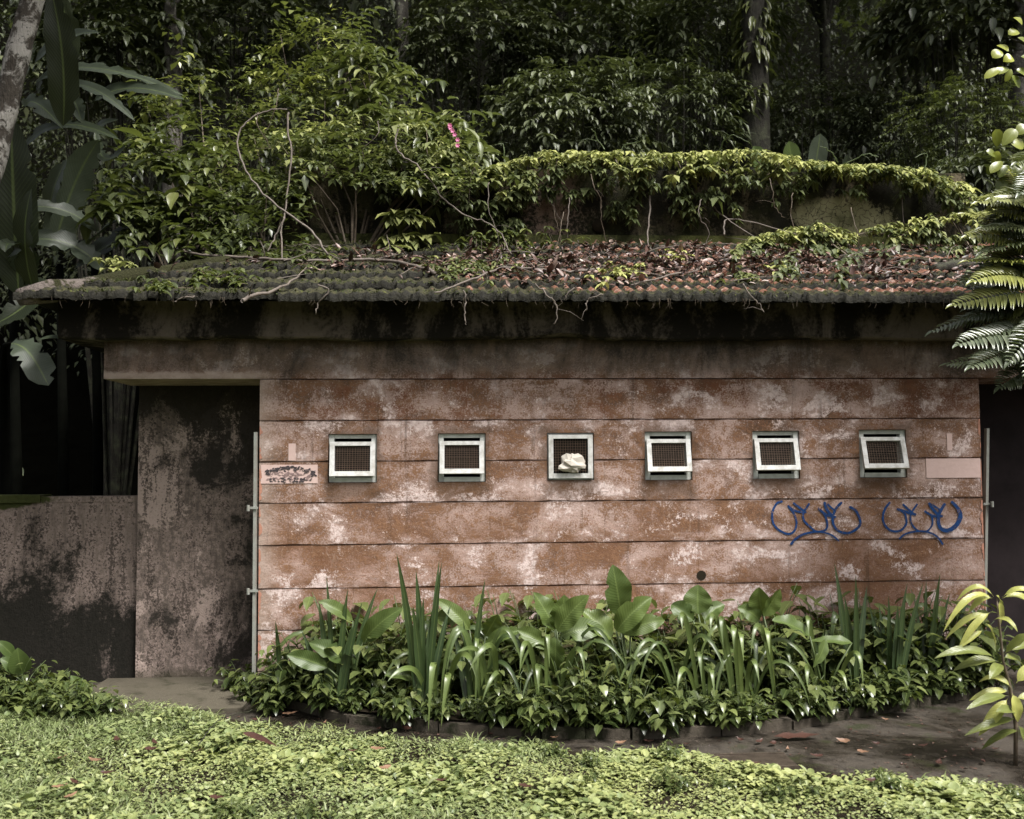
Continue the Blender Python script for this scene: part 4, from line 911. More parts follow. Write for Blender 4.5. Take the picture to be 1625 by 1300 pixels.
def round_tree():
    Y=-.75; base=at(1720,1100,Y); base.z=0
    t=empty('round_leaf_tree',base,'thin tree with rounded yellow-green leaves at the upper right edge','tree'); tr=MB()
    tr.tube([base,at(1715,700,Y),at(1690,350,Y),at(1670,60,Y),at(1650,-60,Y)],[.05,.045,.035,.025,.015],8); 
    for b,e in (((1685,330),(1590,265)),((1680,240),(1600,230)),((1675,140),(1590,115)),((1672,100),(1600,60)),((1675,160),(1610,110))): tr.tube([at(*b,Y),at((b[0]+e[0])/2,(b[1]+e[1])/2-6,Y-.05),at(*e,Y-.08)],[.014,.009,.005],6)
    tr.build('trunk',M['bark'],t)
    Lf=[((1622,40),(1608,28),20,.7),((1618,52),(1600,55),20,.6),((1600,82),(1582,72),19,.9),((1590,82),(1575,92),20,.7),((1592,98),(1608,93),22,.95),((1590,108),(1562,125),17,.6),((1595,108),(1580,118),15,.35),((1600,108),(1585,118),14,.3),((1612,112),(1630,120),20,.2),((1605,110),(1595,130),14,.4),
     ((1582,234),(1580,205),21,.35),((1590,232),(1612,205),22,.3),((1585,240),(1575,262),20,.55),((1600,225),(1625,235),24,.6),((1612,215),(1630,200),22,.3),((1580,250),(1565,240),16,.2),((1590,256),(1572,275),18,.45),((1600,262),(1585,282),18,.05),((1612,260),(1630,275),24,.1),((1608,250),(1590,240),16,.2),((1615,60),(1635,75),20,.3),((1620,90),(1640,100),22,.2),((1595,265),(1612,285),20,.1),((1575,262),(1568,278),14,.1),((1620,230),(1640,250),24,.4),((1600,285),(1580,300),18,.05),((1612,280),(1630,298),22,.0),((1590,275),(1600,296),18,.0),((1625,265),(1606,278),20,.15),((1630,190),(1650,175),24,.3),((1605,120),(1618,140),20,.1),((1632,60),(1650,45),22,.5)]
    for k in range(46):
        hx,hy=random.choice(((1690,330),(1700,240),(1690,150),(1680,80),(1670,0),(1740,120),(1750,220),(1760,60))); hx+=random.uniform(-15,40); hy+=random.uniform(-40,40); an=random.uniform(0,6.28); Lf.append(((hx,hy),(hx+24*math.cos(an),hy+24*math.sin(an)),random.uniform(16,24),random.uniform(.05,.8)))
    for (b,e,w_,yo) in Lf:
        a=at(*b,Y-.08); q=at(*e,Y-.08+random.uniform(-.06,.06)); m_=MB(); m_.ribbon([a,(a+q)/2+Vector((0,-.015,.012)),q],w_*6.4/1600,(random.uniform(-.4,.4),-.8,.5),fold=.15,prof=lambda s:(math.sin(math.pi*s**1.25))**.6 if 0<s<1 else 0,nseg=9,ncr=2,a=yo)
        m_.build('leaf',M['round'],t)
round_tree()

# ------------------------------------------------------------------ bananas at left
def banana(base_px, Y, leaves, label, h):
    base=at(base_px,1080,Y); base.z=0
    t=empty('banana_plant',base,label,'banana plant','banana plants beside the roof'); st=MB(); top=at(base_px,h,Y)
    st.tube([base,base.lerp(top,.5)+Vector((.03,0,0)),top],[.055,.045,.03],8); st.build('trunk',M['stalk'],t)
    for (b,c,e,w_,yo,dk,nh) in leaves:
        dy=random.uniform(-.12,.12); a=at(*b,Y); q=at(*e,Y-.25+dy); cc=at(*c,Y-.12+dy)
        ctl=cc*2-(a+q)/2
        m_=MB(); m_.ribbon([a,ctl,q],w_*8.2/1600,nh,fold=.22,prof=lambda s:(min(1,s*5)**.6)*(min(1,(1-s)*3.2)**.6),nseg=22,ncr=3,wave=.07,notch=.18,a=yo)
        m_.build('leaf',M['bananadark' if dk else 'banana'],t)
UPF=(.1,-.85,.5); FR_=(.25,-1,.2); FL=(-.3,-1,.15)
banana(20,.95,[((30,470),(22,330),(18,185),70,0,1,FR_),((60,480),(40,390),(50,300),40,0,1,FL),((35,430),(25,390),(-30,360),40,.6,0,UPF),((40,440),(20,390),(8,400),34,.4,0,UPF),((100,200),(99,90),(80,-20),46,.0,1,FR_),((60,440),(45,480),(-20,520),40,0,1,UPF)],'banana plant nearest the lichened trunk, dark upright leaves',440)
banana(95,1.25,[((85,400),(115,300),(157,222),54,.75,0,(.5,-.9,.1)),((78,345),(85,300),(106,254),34,.7,0,FL),((155,368),(85,330),(3,342),28,.85,0,UPF),((165,430),(100,384),(15,388),40,.75,0,UPF),((55,100),(100,62),(158,52),24,.55,0,UPF),((60,130),(150,108),(292,152),24,.7,0,UPF),((75,145),(140,138),(214,192),22,.7,0,UPF),((40,232),(100,198),(190,222),24,.3,0,UPF),((110,150),(120,165),(130,195),26,.5,0,FR_),((150,160),(210,140),(292,158),30,.35,0,UPF),((40,170),(60,165),(100,205),34,.4,0,UPF)],'banana plant with the pale pointed leaf standing above the hip of the roof',420)
banana(150,1.7,[((110,415),(160,370),(208,336),34,.9,0,(.2,-.6,.8)),((120,425),(220,365),(310,350),44,.0,1,UPF),((190,300),(225,330),(258,356),36,.6,0,FL),((270,405),(235,372),(186,356),30,.55,0,UPF),((150,200),(165,250),(200,230),20,.2,0,UPF),((165,250),(150,210),(188,190),22,.2,1,UPF),((95,120),(108,60),(90,-20),40,0,1,FR_)],'banana plant with the glossy white-glinting leaf over the roof hip',420)
bt=at(20,1080,1.3); bt.z=0
t=empty('banana_plant',bt,'banana plant in deep shade under the eave, one torn leaf hanging','banana plant','banana plants beside the roof')
m_=MB(); m_.ribbon([at(18,545,.15),at(45,545,.1),at(60,580,.08),at(77,612,.05)],44*7.4/1600,(.2,-.9,.4),fold=.12,prof=lambda s:(min(1,s*4)**.5)*(min(1,(1-s)*5)**.5),nseg=16,ncr=3,wave=.05,notch=.25,a=.6); m_.build('leaf',M['banana'],t)
m_=MB(); m_.ribbon([at(60,540,.2),at(95,530,.2),at(120,545,.2)],16*7.4/1600,(0,-.5,.9),nseg=10,a=.3); m_.build('leaf',M['banana'],t)
m_=MB(); m_.tube([bt,at(14,800,1.3),at(5,600,1.1),at(8,548,.5),at(18,545,.15)],[.08,.06,.04,.02,.012],8); m_.build('trunk',M['stalk'],t)
# banana leaves behind the upper wall
pb=at(1290,320,4.4); pb.z=0
t=empty('banana_plant',pb,'banana plant behind the roof, squared grey-green leaf tip above the creeper','banana plant','banana plants beside the roof')
for b,e,w_,yo,mt in (((1288,262),(1302,212),34,.8,'banana'),((1262,262),(1252,224),34,.25,'broad'),((1330,270),(1345,245),14,.6,'banana'),((1225,262),(1195,232),34,.1,'broad')):
    a=at(b[0],b[1]+40,4.4); q=at(*e,4.2); m_=MB(); m_.ribbon([a,(a+q)/2,q],w_*11.6/1600,(.2,-1,.2),fold=.15,prof=lambda s:(max(0,min(1,(1-s)*5))**.45)*min(1,.5+s),nseg=12,ncr=3,wave=.03,a=yo); m_.build('leaf',M[mt],t)
m_=MB(); m_.tube([pb,at(1285,300,4.4)],[.1,.05],8); m_.build('trunk',M['stalk'],t)
pb=at(1550,380,3.2); t=empty('banana_plant',(pb.x,pb.y,0),'banana plant past the end of the tank wall, one narrow pale leaf','banana plant','banana plants beside the roof')
m_=MB(); a=at(1553,345,3.2); q=at(1546,293,3.1); m_.ribbon([a,(a+q)/2,q],20*10.4/1600,(.1,-1,.2),nseg=12,a=.8); m_.build('leaf',M['banana'],t)
m_=MB(); m_.tube([(pb.x,pb.y,0),a],[.08,.03],8); m_.build('trunk',M['bananadark'],t)

for i in range(9):      # more arching lilies through the bed
    x=XL+.45+(XR-XL-.7)*(i+random.random()*.8)/9; f=kfront(x); yb=f+random.uniform(.10,.45); b=MB(); p0=Vector((x,min(-.2,yb),.07))
    for k in range(random.randint(4,7)):
        a=random.uniform(-2.9,-.25); L=random.uniform(.30,.52); h=random.uniform(.38,.66); d=Vector((math.cos(a),math.sin(a)*.6,0)); s=p0+Vector((random.uniform(-.03,.03),random.uniform(-.03,.03),0))
        b.ribbon([s,s+d*L*.15+Vector((0,0,h*.8)),s+d*L*.5+Vector((0,0,h*1.15)),s+d*L*.9+Vector((0,0,h*.7)),s+d*L+Vector((0,0,h*random.uniform(.05,.55)))],random.uniform(.022,.038),(d.x*-.4,-.8,.7),fold=.3,prof=lambda t:(.55+.45*min(1,t*2.5))*(1-max(0,(t-.45)/.55)**2),nseg=14,ncr=1,a=random.uniform(.0,.5))
    tag(b.build('strap_leaf_plant',M['blade']),'arching strap-leaved lily scattered among the heart-leaved plants','plant','lilies scattered through the bed')
# elephant ears at the left of the lawn
def ear(base, leaves, label):
    p0=gnd(*base); t=empty('taro_plant',p0,label,'plant'); st=MB()
    for (bx,by,tx,ty,w_,yo) in leaves:
        a=at(bx,by,p0.y); q=at(tx,ty,p0.y-.06); m_=MB(); m_.ribbon([a,(a+q)/2+Vector((0,-.03,.03)),q],w_*7/1600,(random.uniform(-.3,.3),-.75,.6),fold=.25,prof=lambda s:(math.sin(math.pi*s**.6))**.8 if 0<s<1 else 0,nseg=9,ncr=2,a=yo); m_.build('leaf',M['broad'],t)
        st.tube([p0,p0.lerp(a,.6)+Vector((0,0,.03)),a],[.008,.006,.005],6)
    st.build('stem',M['greenstem'],t)
ear((40,1120),[(35,1070,28,1028,34,.15),(30,1065,0,1045,24,.1),(20,1040,-5,1018,20,.1)],'taro plant with two upright arrow leaves at the left lawn corner')
ear((135,1118),[(140,1110,112,1072,26,.3),(125,1105,98,1085,20,.2)],'small taro with one leaf leaning by the dark garden wall')
for i,(px,py,k) in enumerate(((20,1120,3),(55,1118,4),(90,1125,4),(-30,1110,3),(5,1130,4),(120,1135,5),(150,1140,5),(60,1140,5),(75,1105,5),(-10,1085,4))):
    p=gnd(px,py); put_heart(p.x,p.y,k,random.uniform(.8,1.1),.0,'low leafy weed at the left edge of the lawn','weeds at the left edge of the lawn')

for i in range(34):
    x=rng.uniform(-2.9,3.6); y=rng.uniform(-2.7,-1.35)
    if y<np.interp(x,lex,ley)-.15: put_heart(x,y,5,random.uniform(.35,.6),.0,'small leafy weed standing in the lawn','weeds standing in the lawn')
# ------------------------------------------------------------------ creepers and shrubs on and behind the roof
def interp(pts):
    xs=[p[0] for p in pts]; ys=[p[1] for p in pts]
    return lambda v: np.interp(v,xs,ys)
def thing_foliage(label, name, cat, group, P, D, L, wr, mat, T, young, stems=None, droop=.15, stemmat='vinestem', loc=None):
    P=np.asarray(P); b0=loc if loc is not None else (float(P[:,0].mean()),float(P[:,1].mean()),float(P[:,2].min()))
    t=empty(name,b0,label,cat,group)
    cloud('foliage',T,P,D,(0,-.15,1),L,L*wr,M[mat],t,young=young,droop=droop)
    if stems: stems.build('stem',M[stemmat],t)
    return t
def drape(label, x0, x1, topf, botf, Y0, n, leafL, power=1.6, ymax=.9, nw=5, thick=.36, group=None, Yf=None):
    px=rng.uniform(x0,x1,n); u=rng.random(n)**power; tp=topf(px)+rng.normal(size=n)*2.5; bt=botf(px)+24*np.sin(px*.065+x0)+15*np.sin(px*.19)+8*np.sin(px*.41); bt=np.maximum(bt,tp+12); py=tp+(bt-tp)*u
    gap=(np.sin(px*.06+py*.11)+np.sin(px*.031-py*.09+2)+rng.normal(size=n)*.5>-.6)|(u<.12); px,py,u=px[gap],py[gap],u[gap]; n=len(px)
    P=[];st=MB()
    for a,c,uu in zip(px,py,u):
        y=(Y0 if Yf is None else Yf(a,c))-thick*(.25+.75*random.random())*(1-.55*uu)+ (random.uniform(0,.35) if uu<.2 else 0)
        P.append(tuple(at(a,c,y)))
    P=np.array(P); D=np.stack([rng.normal(size=n)*.5,-.7+rng.normal(size=n)*.3,-.2+.0*u],1)
    p,d,L,idx=whorls(P,D,nw,leafL,.38)
    hang=(u[idx]>.45); d[hang,2]-=.35
    L=L*np.exp(rng.normal(size=n)*.22)[idx]; yg=np.clip((.62-u[idx]*1.25)+rng.normal(size=len(idx))*.10+rng.normal(size=n)[idx]*.32,0,1)*ymax
    o_=np.argsort(P[:,0]); o_=[j for j in o_ if u[j]<.35 or random.random()<.08][::4]; vp=[Vector(P[j])+Vector((0,.05,-.02)) for j in o_]
    if len(vp)>3: st.tube(vp,[.006]*len(vp),5)
    return thing_foliage(label,'creeper','creeper',group,p,d,L,.46,'creeper',T_DIA,yg,st)
CG='creepers over the old roof'
# curtain on the tank wall
drape('pale creeper curtain over the middle of the tank wall top',760,1130,interp([(760,268),(820,250),(900,240),(1000,240),(1130,244)]),interp([(760,345),(850,318),(900,300),(960,328),(1020,312),(1080,318),(1130,330)]),RY-.02,860,.086,1.25,.95,group=CG)
drape('pale yellow-green creeper along the right part of the tank wall top',1120,1545,interp([(1120,243),(1200,238),(1260,252),(1330,262),(1400,264),(1480,272),(1545,300)]),interp([(1120,332),(1170,315),(1215,322),(1260,295),(1320,290),(1420,282),(1470,285),(1500,340),(1545,350)]),RY-.02,840,.084,1.6,1.0,group=CG)
drape('creeper tangle hanging over the left part of the tank wall',590,850,interp([(590,262),(640,232),(700,225),(760,262),(850,268)]),interp([(590,300),(640,310),(700,330),(760,385),(800,372),(850,355)]),RY-.05,420,.09,1.0,.4,group=CG)
def roof_Y(px,py):   # where a ray meets the tile slope
    d=ray(px,py); a=CAM
    # plane: (y-EY)*RSN - (z-EZ)*RCS = 0
    t=(-(a.y-EY)*RSN+(a.z-EZ)*RCS)/(d.y*RSN-d.z*RCS)
    return a.y+d.y*t if 0<t<1 else RY-.1
drape('low creeper sprawling on the tiles at the right end of the roof',1165,1580,interp([(1165,388),(1230,366),(1300,352),(1350,368),(1450,345),(1580,330)]),interp([(1165,396),(1250,412),(1350,408),(1450,398),(1580,410)]),RY,620,.082,1.0,1.0,nw=5,thick=.12,group=CG,Yf=lambda a,c:min(RY-.15,roof_Y(a,max(c,389))-.40))
for i,(cx_,cy_,n_,lab) in enumerate([(1075,408,10,'small yellow-green seedling patch on the tiles under the hanging vine'),(985,432,26,'yellow-green creeper sprig on the leaf litter in the middle of the tiles'),(745,425,60,'dull grey-green creeper mound on the tiles under the tangle'),(1238,428,12,'yellow-green sprig on the tiles left of the lone log'),(1180,437,14,'weed drooping at the eave above the third and fourth windows'),(460,405,60,'dark leafy weed on the mossy tiles at the foot of the hoop vine'),(250,452,16,'dark-leaved weed on the mossy eave at the left'),(350,440,26,'small weed on the mossy tiles right of the eave weed'),(640,345,20,'large-leaved seedling rooted against the black tank wall'),(645,385,24,'bright seedling standing at the foot of the tank wall'),(185,418,16,'pale seedling on the hip of the roof below the bananas'),(800,385,70,'dark creeper spilling from the tank wall onto the tiles')]):
    big= 8 in (i,) or 9==i
    Pp=[]; 
    for k in range(n_):
        a=cx_+random.gauss(0,6+n_*.55); c=cy_+random.gauss(0,4+n_*.08)-abs(random.gauss(0,3))
        Pp.append(tuple(at(a,c,min(RY-.12,roof_Y(a,max(c,389))-.34))))
    Pp=np.array(Pp); p,d,L,idx=whorls(Pp,np.zeros((n_,3))+np.array([0,-.5,0]),4,.16 if big else .075,.3)
    yg=np.clip(({0:.9,1:.8,3:.9,4:.25,9:.35,8:.3,10:.5}.get(i,.05))+rng.normal(size=len(p))*.15,0,1)
    st=MB()
    o_=np.argsort(Pp[:,0]); st.tube([Vector(Pp[k])+Vector((0,.02,-.01)) for k in o_[::2]]+[Vector(Pp[o_[-1]])+Vector((.01,.05,-.05))],[.003]*(len(o_[::2])+1),4)
    thing_foliage(lab,'weed','plant','weeds rooted on the roof',p,d,L,.5,'creeper' if i not in (5,6,7,11) else 'shrub',T_OVA,yg,st)
# the big leafy mound behind and over the left of the roof
def mound(label, poly, n, Yf, leafL, nleaf, ymax, mat, T=T_DIA, wr=.44, base_px=None, young_top=1.0, tw=.34, group='shrubs heaped over the left of the roof'):
    """shrub drawn as many leafy twigs filling an uneven outline (poly: px columns with top and bottom)"""
    top=interp([(a,b_) for a,b_,c in poly]); bot=interp([(a,c) for a,b_,c in poly])
    px=rng.uniform(poly[0][0],poly[-1][0],n); u=rng.random(n); tp=top(px)+13*np.sin(px*.11+n)+9*np.sin(px*.27)+rng.normal(size=n)*9-np.where(rng.random(n)<.06,rng.uniform(5,32,n),0); bt=bot(px); py=tp+(bt-tp)*u
    gap=(np.sin(px*.055+py*.05+n)+np.sin(px*.023-py*.07)+np.sin(py*.11+px*.02)+rng.normal(size=n)*.45>-.75); px,py,u=px[gap],py[gap],u[gap]; n=len(px)
    P=np.array([tuple(at(a,c,Yf(a,c,uu)+random.uniform(-.35,.35))) for a,c,uu in zip(px,py,u)])
    D=np.stack([rng.normal(size=n)*.8,-.8+rng.normal(size=n)*.5,.1+rng.normal(size=n)*.25],1)
    sh=(rng.random(n)<.12); D[sh]=D[sh]*.5+np.array([0,-.1,.9])+rng.normal(size=(sh.sum(),3))*.35; p,d,L,idx=sprays(P-nrm(D)*tw*.4,D,tw*rng.uniform(.6,1.2,n)*np.where(sh,1.9,1),nleaf,leafL,dn=.12); L=L*np.exp(rng.normal(size=n)*.25)[idx]
    tuft=np.clip(rng.normal(size=n)*.5+.06+(.35-u)*young_top,0,1)
    yg=np.clip(tuft[idx]+rng.normal(size=len(idx))*.08,0,1)*ymax
    st=MB(); bx,by=base_px; b0=at(bx,by,Yf(bx,by,1)+.1); b0.z-=.3
    for i in range(0,n,18):
        q=Vector(P[i]); c=b0.lerp(q,.5)+Vector((random.uniform(-.2,.2),.15,.15)); st.tube([b0,b0.lerp(c,.5).lerp(c.lerp(q,.5),.5),q],[.018,.010,.003],4,cap=False)
    return thing_foliage(label,'shrub','shrub',group,p,d,L,wr,mat,T,yg,st,loc=tuple(b0))
fb=lambda y0,k: (lambda a,c,u: y0+k*(1-u))
mound('dark large-leaved shrub at the left, just right of the bananas',[(165,300,330),(220,235,400),(280,200,415),(350,215,420),(390,260,415)],330,fb(1.1,.9),.12,7,.35,'shrub',T_OVA,.52,(280,410),.5)
mound('yellow-tipped shrub behind the dark large-leaved one',[(210,150,260),(290,105,300),(350,105,330),(400,120,330),(430,160,330)],330,fb(2.2,1.2),.09,9,.85,'shrub',T_DIA,.5,(320,360),.6)
mound('tall pale-tipped shrub, highest of the heap, left of the tank wall',[(390,95,360),(430,40,370),(490,30,300),(550,32,290),(600,95,285),(640,140,270)],760,fb(1.75,1.5),.088,9,.95,'shrub',T_DIA,.48,(480,380),.7)
mound('light flat-topped shrub at the left end of the tank wall',[(430,185,300),(500,180,292),(560,180,290),(640,185,300),(700,210,300),(745,255,290)],560,fb(1.35,.5),.082,9,.9,'creeper',T_DIA,.48,(560,380),.9)
mound('dark leafy shrub below the hoop vine at the roof edge',[(320,300,420),(380,275,425),(430,250,415),(460,270,405),(490,290,370)],300,fb(1.0,.5),.075,8,.18,'shrub',T_DIA,.5,(420,420),.4)
mound('grey glossy-leaved shrub poking up right of the tall pale-tipped one',[(545,20,120),(590,40,170),(630,90,200),(680,145,225),(745,190,250),(765,235,262)],230,fb(2.1,.5),.15,6,.3,'creeper',T_OVA,.34,(640,300),.3)
# pink blossoms
p0=at(716,250,1.4); t=empty('pink_flower_sprig',p0,'upright sprig with tiny pink flowers at the left end of the creeper','flower'); st=MB(); st.tube([p0,at(714,215,1.35),at(712,195,1.3)],[.005,.004,.002],5); st.build('stem',M['greenstem'],t)
for px,py in ((713,199),(718,208),(723,214),(725,222),(728,231),(716,203)):
    q=at(px+random.uniform(-2,2),py,1.28); n_=6; a=np.arange(n_)*1.05
    cloud('blossom',T_OVA,np.tile(np.array(q),(n_,1)),np.stack([np.cos(a),np.zeros(n_)-.4,np.sin(a)],1),(0,-1,0),np.full(n_,.022),np.full(n_,.016),M['pinkflower'],t)

# bare vines, branches, dangling roots
def vine(name, pts, r, mat, label, cat, group=None, tw=0):
    P=[at(*p) for p in pts]; P=[Vector(q) for q in smooth_pts([tuple(p) for p in P],5)]
    rr=r if hasattr(r,'__len__') else (r,r*.5); rad=[rr[0]+(rr[1]-rr[0])*i/(len(P)-1) for i in range(len(P))]
    P=[p+Vector((random.gauss(0,.004),random.gauss(0,.004),random.gauss(0,.004))) for p in P]
    b=MB(); b.tube(P,rad,6,jit=.12)
    for i in range(tw):
        k=random.randint(2,len(P)-2); q=P[k]; d=Vector((random.gauss(0,1),-abs(random.gauss(0,.4)),random.gauss(.1,.6))).normalized()*random.uniform(.08,.22)
        b.tube([q,q+d*.5+Vector((0,0,.02)),q+d],[rad[k]*.5,rad[k]*.35,.001],4)
    o=b.build(name,M[mat]); tag(o,label,cat,group); return o
VG='bare vines and branches on the roof'
rY=lambda a,c,h=.07:(a,c,min(RY-.1,roof_Y(a,c)-h*2.6-.12))
vine('hoop_vine',[(455,174,1.0),(425,176,1.0),(395,190,.98),(378,215,.95),(380,245,.9),(395,278,.85),(425,315,.8),(465,345,.75),(495,368,.7),(520,405,.6)],(.006,.010),'twig','bare vine bent in a hoop left of the tank wall','vine',VG)
vine('vine',[(457,178,1.02),(458,215,1.0),(463,250,.98),(455,310,.95),(452,340,.9),(437,375,.85),(425,400,.8)],(.009,.006),'twig','bare upright stem crossing the hoop vine','vine',VG)
vine('vine',[(450,345,.85),(446,370,.8),(449,412,.6)],(.007,.006),'twig','short thin stem below the hoop vine','vine',VG)
vine('branch',[rY(283,372,.12),rY(290,395),rY(320,404),rY(380,408),rY(450,413),rY(530,414,.05),rY(600,412),rY(650,420),rY(690,433)],(.009,.016),'twig','long pale fallen branch lying across the mossy tiles','branch',VG,4)
vine('branch',[rY(385,478,.05),rY(400,470),rY(440,458),rY(465,445),rY(487,424)],(.014,.006),'twig','short curved branch at the eave left of the long pale branch','branch',VG,2)
vine('vine',[(633,200,1.2),(628,220,1.2),(632,242,1.15),(660,262,1.1),(685,290,1.1),(705,318,1.1),(740,342,1.0),(770,352,.95),(795,372,.9),(812,405,.8)],(.009,.005),'twig','pale vine running down through the tangle to the tiles','vine',VG,2)
vine('vine',[(1032,310,1.45),(1030,345,1.4),(1028,378,1.3),(1035,405,1.1)],(.008,.006),'twig','single bare vine hanging straight from the creeper curtain','vine',VG)
vine('vine',[(1150,375,1.35),(1149,352,1.4),(1165,348,1.42),(1210,357,1.4),(1262,372,1.3)],(.008,.005),'twig','thin pale vine lying bent against the right of the tank wall','vine',VG)
vine('vine',[(1128,325,1.45),(1160,352,1.4),(1205,382,1.3)],(.006,.004),'twig','thin vine slanting down right of the straight one','vine',VG)
vine('vine',[(1440,285,1.5),(1432,315,1.5),(1434,355,1.45)],(.005,.004),'twig','thin vine hanging on the pale patch of the tank wall','vine',VG)
vine('branch',[rY(690,465,.06),rY(740,447,.08),rY(780,432,.08),rY(800,425,.08),rY(850,427),rY(905,431),rY(960,425)],(.006,.012),'twig','dark forked branch on the litter in the middle of the eave','branch',VG,5)
vine('log',[rY(1480,428,.05),rY(1510,423,.06),rY(1545,420,.06)],(.045,.04),'bark','short dark log lying on the tiles at the right','log')
vine('branch',[rY(1000,452,.06),rY(1050,440,.08),rY(1110,428,.06)],(.005,.008),'twig','thin twig on the litter right of the forked branch','branch',VG,3)
for j,(pts,lab) in enumerate([([(736,462),(739,480),(736,500),(740,516)],'dangling root below the eave above the second window'),([(848,450),(868,468),(880,478),(885,498),(881,515)],'longest dangling root, above the third window'),([(1178,450),(1192,470),(1205,482),(1212,496)],'kinked dangling root above the fourth window'),([(505,452),(522,462),(505,480),(502,498)],'dangling root above the first window'),([(955,468),(940,472),(930,480),(931,492)],'hooked root tip just right of the longest one'),([(915,455),(902,465),(896,476)],'short curved root on the eave above the third window'),([(310,470),(285,474),(278,480)],'short root on the mossy eave at the left')]):
    vine('dangling_root',[(a,c,EY-.03 if c<478 else EY-.02) for a,c in pts],(.006,.004),'twig',lab,'root','roots dangling from the eave',1)
# fringe of fine rootlets
b=MB()
for i in range(170):
    x=random.uniform(RX0+.2,RX1-.4); L=random.uniform(.015,.07); b.tube([(x,EY-.0,EZ+.01),(x+random.gauss(0,.006),EY-.005,EZ-L*.5),(x+random.gauss(0,.012),EY+random.gauss(0,.006),EZ-L)],[.0018,.0015,.0008],3,cap=False)
fo=b.build('rootlets',M['vinestem'],None,kind='stuff'); fo.parent=ro
for i in range(15):
    px=random.uniform(200,1500); y0=random.uniform(.9,1.5); py=np.interp(px,[200,450,620,760,1500],[200,120,180,290,300])+random.uniform(-20,50)
    L=random.uniform(40,130); sx=random.uniform(-25,25)
    vine('vine',[(px,py,y0),(px+sx*.2+random.uniform(-6,6),py+L*.35,y0-.05),(px+sx*.7+random.uniform(-8,8),py+L*.7,y0-.02),(px+sx,min(392,py+L),y0)],(.004,.0025),random.choice(('twig','vinestem')),'thin bare stem hanging in the growth over the roof','vine','thin stems hanging over the roof',1)
# tendrils above the creeper
b_pts=[[(1140,240,1.7),(1150,222,1.65),(1165,215,1.6),(1190,228,1.6)],[(960,238,1.6),(948,220,1.6),(940,205,1.55)],[(1000,238,1.6),(990,230,1.6),(1015,225,1.55),(1020,215,1.5)],[(1340,260,1.6),(1375,245,1.55),(1395,250,1.5)],[(1465,270,1.6),(1472,245,1.6),(1452,250,1.55)],[(1490,270,1.6),(1500,250,1.55),(1515,240,1.5)],[(800,250,1.6),(798,228,1.6),(785,232,1.6)],[(1330,258,1.6),(1318,240,1.55),(1300,232,1.5)]]
for i,pts in enumerate(b_pts):
    vine('tendril',pts,(.006,.003),'greenstem','thin tendril sticking up from the creeper on the tank wall','tendril','tendrils above the creeper',2)

# dead leaves on the roof: far too many to count
n=9000; px=rng.uniform(230,1640,n); s=np.clip(rng.beta(2.0,1.9,n)*.95+.03,0,1)*RSL
x=np.array([at(a,440,.5).x for a in px])
d=(.5+.5*np.sin(x*2.3+s*2))*.5+np.interp(px,[230,480,700,800,1000,1200,1540],[.05,.20,.42,.85,1.05,.95,.75])-np.abs(s/RSL-.47)*2.0-.10+.45*np.sin(x*5.3+s*4)*np.sin(x*2.1-s*7)
k=(rng.random(n)<d)&(x>RX0+s*RCS+.1)&(x<RX1-s*RCS-.1); x=x[k]; s=s[k]
h=rng.uniform(.035,.075,len(x)); P=np.stack([x,EY+s*RCS-h*RSN,EZ+s*RSN+h*RCS],1)
D=rdir(len(x))*np.array([1,.9,.35]); U=rdir(len(x))*.45+np.array([0,-.35,1])
L=rng.lognormal(-3.1,.45,len(x)).clip(.018,.11); lt=cloud('leaf_litter',T_OVA,P,D,U,L,L*rng.uniform(.28,.55,len(x)),M['litter'],None,droop=rng.uniform(-.6,.6,len(x)),kind='stuff'); tag(lt)
b=MB()
for i in range(70):
    xx=random.uniform(-1.6,RX1-1.2); ss=random.uniform(.12,.9)*RSL; a=random.uniform(-1.2,1.2)+(math.pi if random.random()<.5 else 0); L=random.uniform(.12,.5)
    p=Vector(roofp(xx,ss,.07)); q=p+Vector((math.cos(a)*L,math.sin(a)*L*.8*RCS,math.sin(a)*L*.8*RSN+random.uniform(-.01,.05))); b.tube([p,(p+q)/2+Vector((0,0,random.uniform(-.02,.04))),q],[.004,.0035,.0015],4,cap=False)
b.build('twig_litter',M['twig'],None,kind='stuff')
# fallen leaves on path and lawn
def dead(px,py,L,mat,lab,grp,z=.012,w=.42,rz=None):
    p=gnd(px,py,z); a=rz if rz is not None else random.uniform(0,6.28); m_=MB(); d=Vector((math.cos(a),math.sin(a),0))*L/2
    m_.ribbon([p-d+Vector((0,0,.012)),p+Vector((0,0,-.006)),p+d+Vector((0,0,.018))],L*w,(random.uniform(-.3,.3),random.uniform(-.5,.1),1),fold=.3,nseg=8,ncr=1,wave=.15)
    o=m_.build('dead_leaf',M[mat]); tag(o,lab,'leaf',grp)
dead(1265,1171,.28,'redleaf','long red-brown dead leaf lying on the path before the bed','',w=.28,rz=.05)
dead(460,1134,.10,'tanleaf','orange dead leaf on the path by the porch slab','',rz=.3)
dead(548,1133,.09,'redleaf','brown curled dead leaf propped against the kerb at the left','',z=.03,rz=1)
dead(722,1159,.15,'redleaf','reddish dead leaf on the path below the tallest swords','',w=.35,rz=.1)
GL='dead leaves scattered on the wet path'
for px,py in ((408,1144),(515,1148),(600,1158),(645,1157),(780,1165),(1175,1175),(1205,1178),(1226,1181),(1338,1177),(1390,1181),(1405,1143),(1430,1215),(1490,1212),(1440,1201),(1370,1195),(1530,1222),(1560,1210),(1296,1201),(1200,1213),(1580,1190),(1545,1192),(1465,1185),(1350,1160),(1500,1195),(1030,1178),(985,1180),(1090,1182),(880,1172),(1250,1190)):
    dead(px,py,random.uniform(.035,.085),random.choice(('redleaf','tanleaf','redleaf')),'small brown dead leaf lying on the wet dark path',GL)
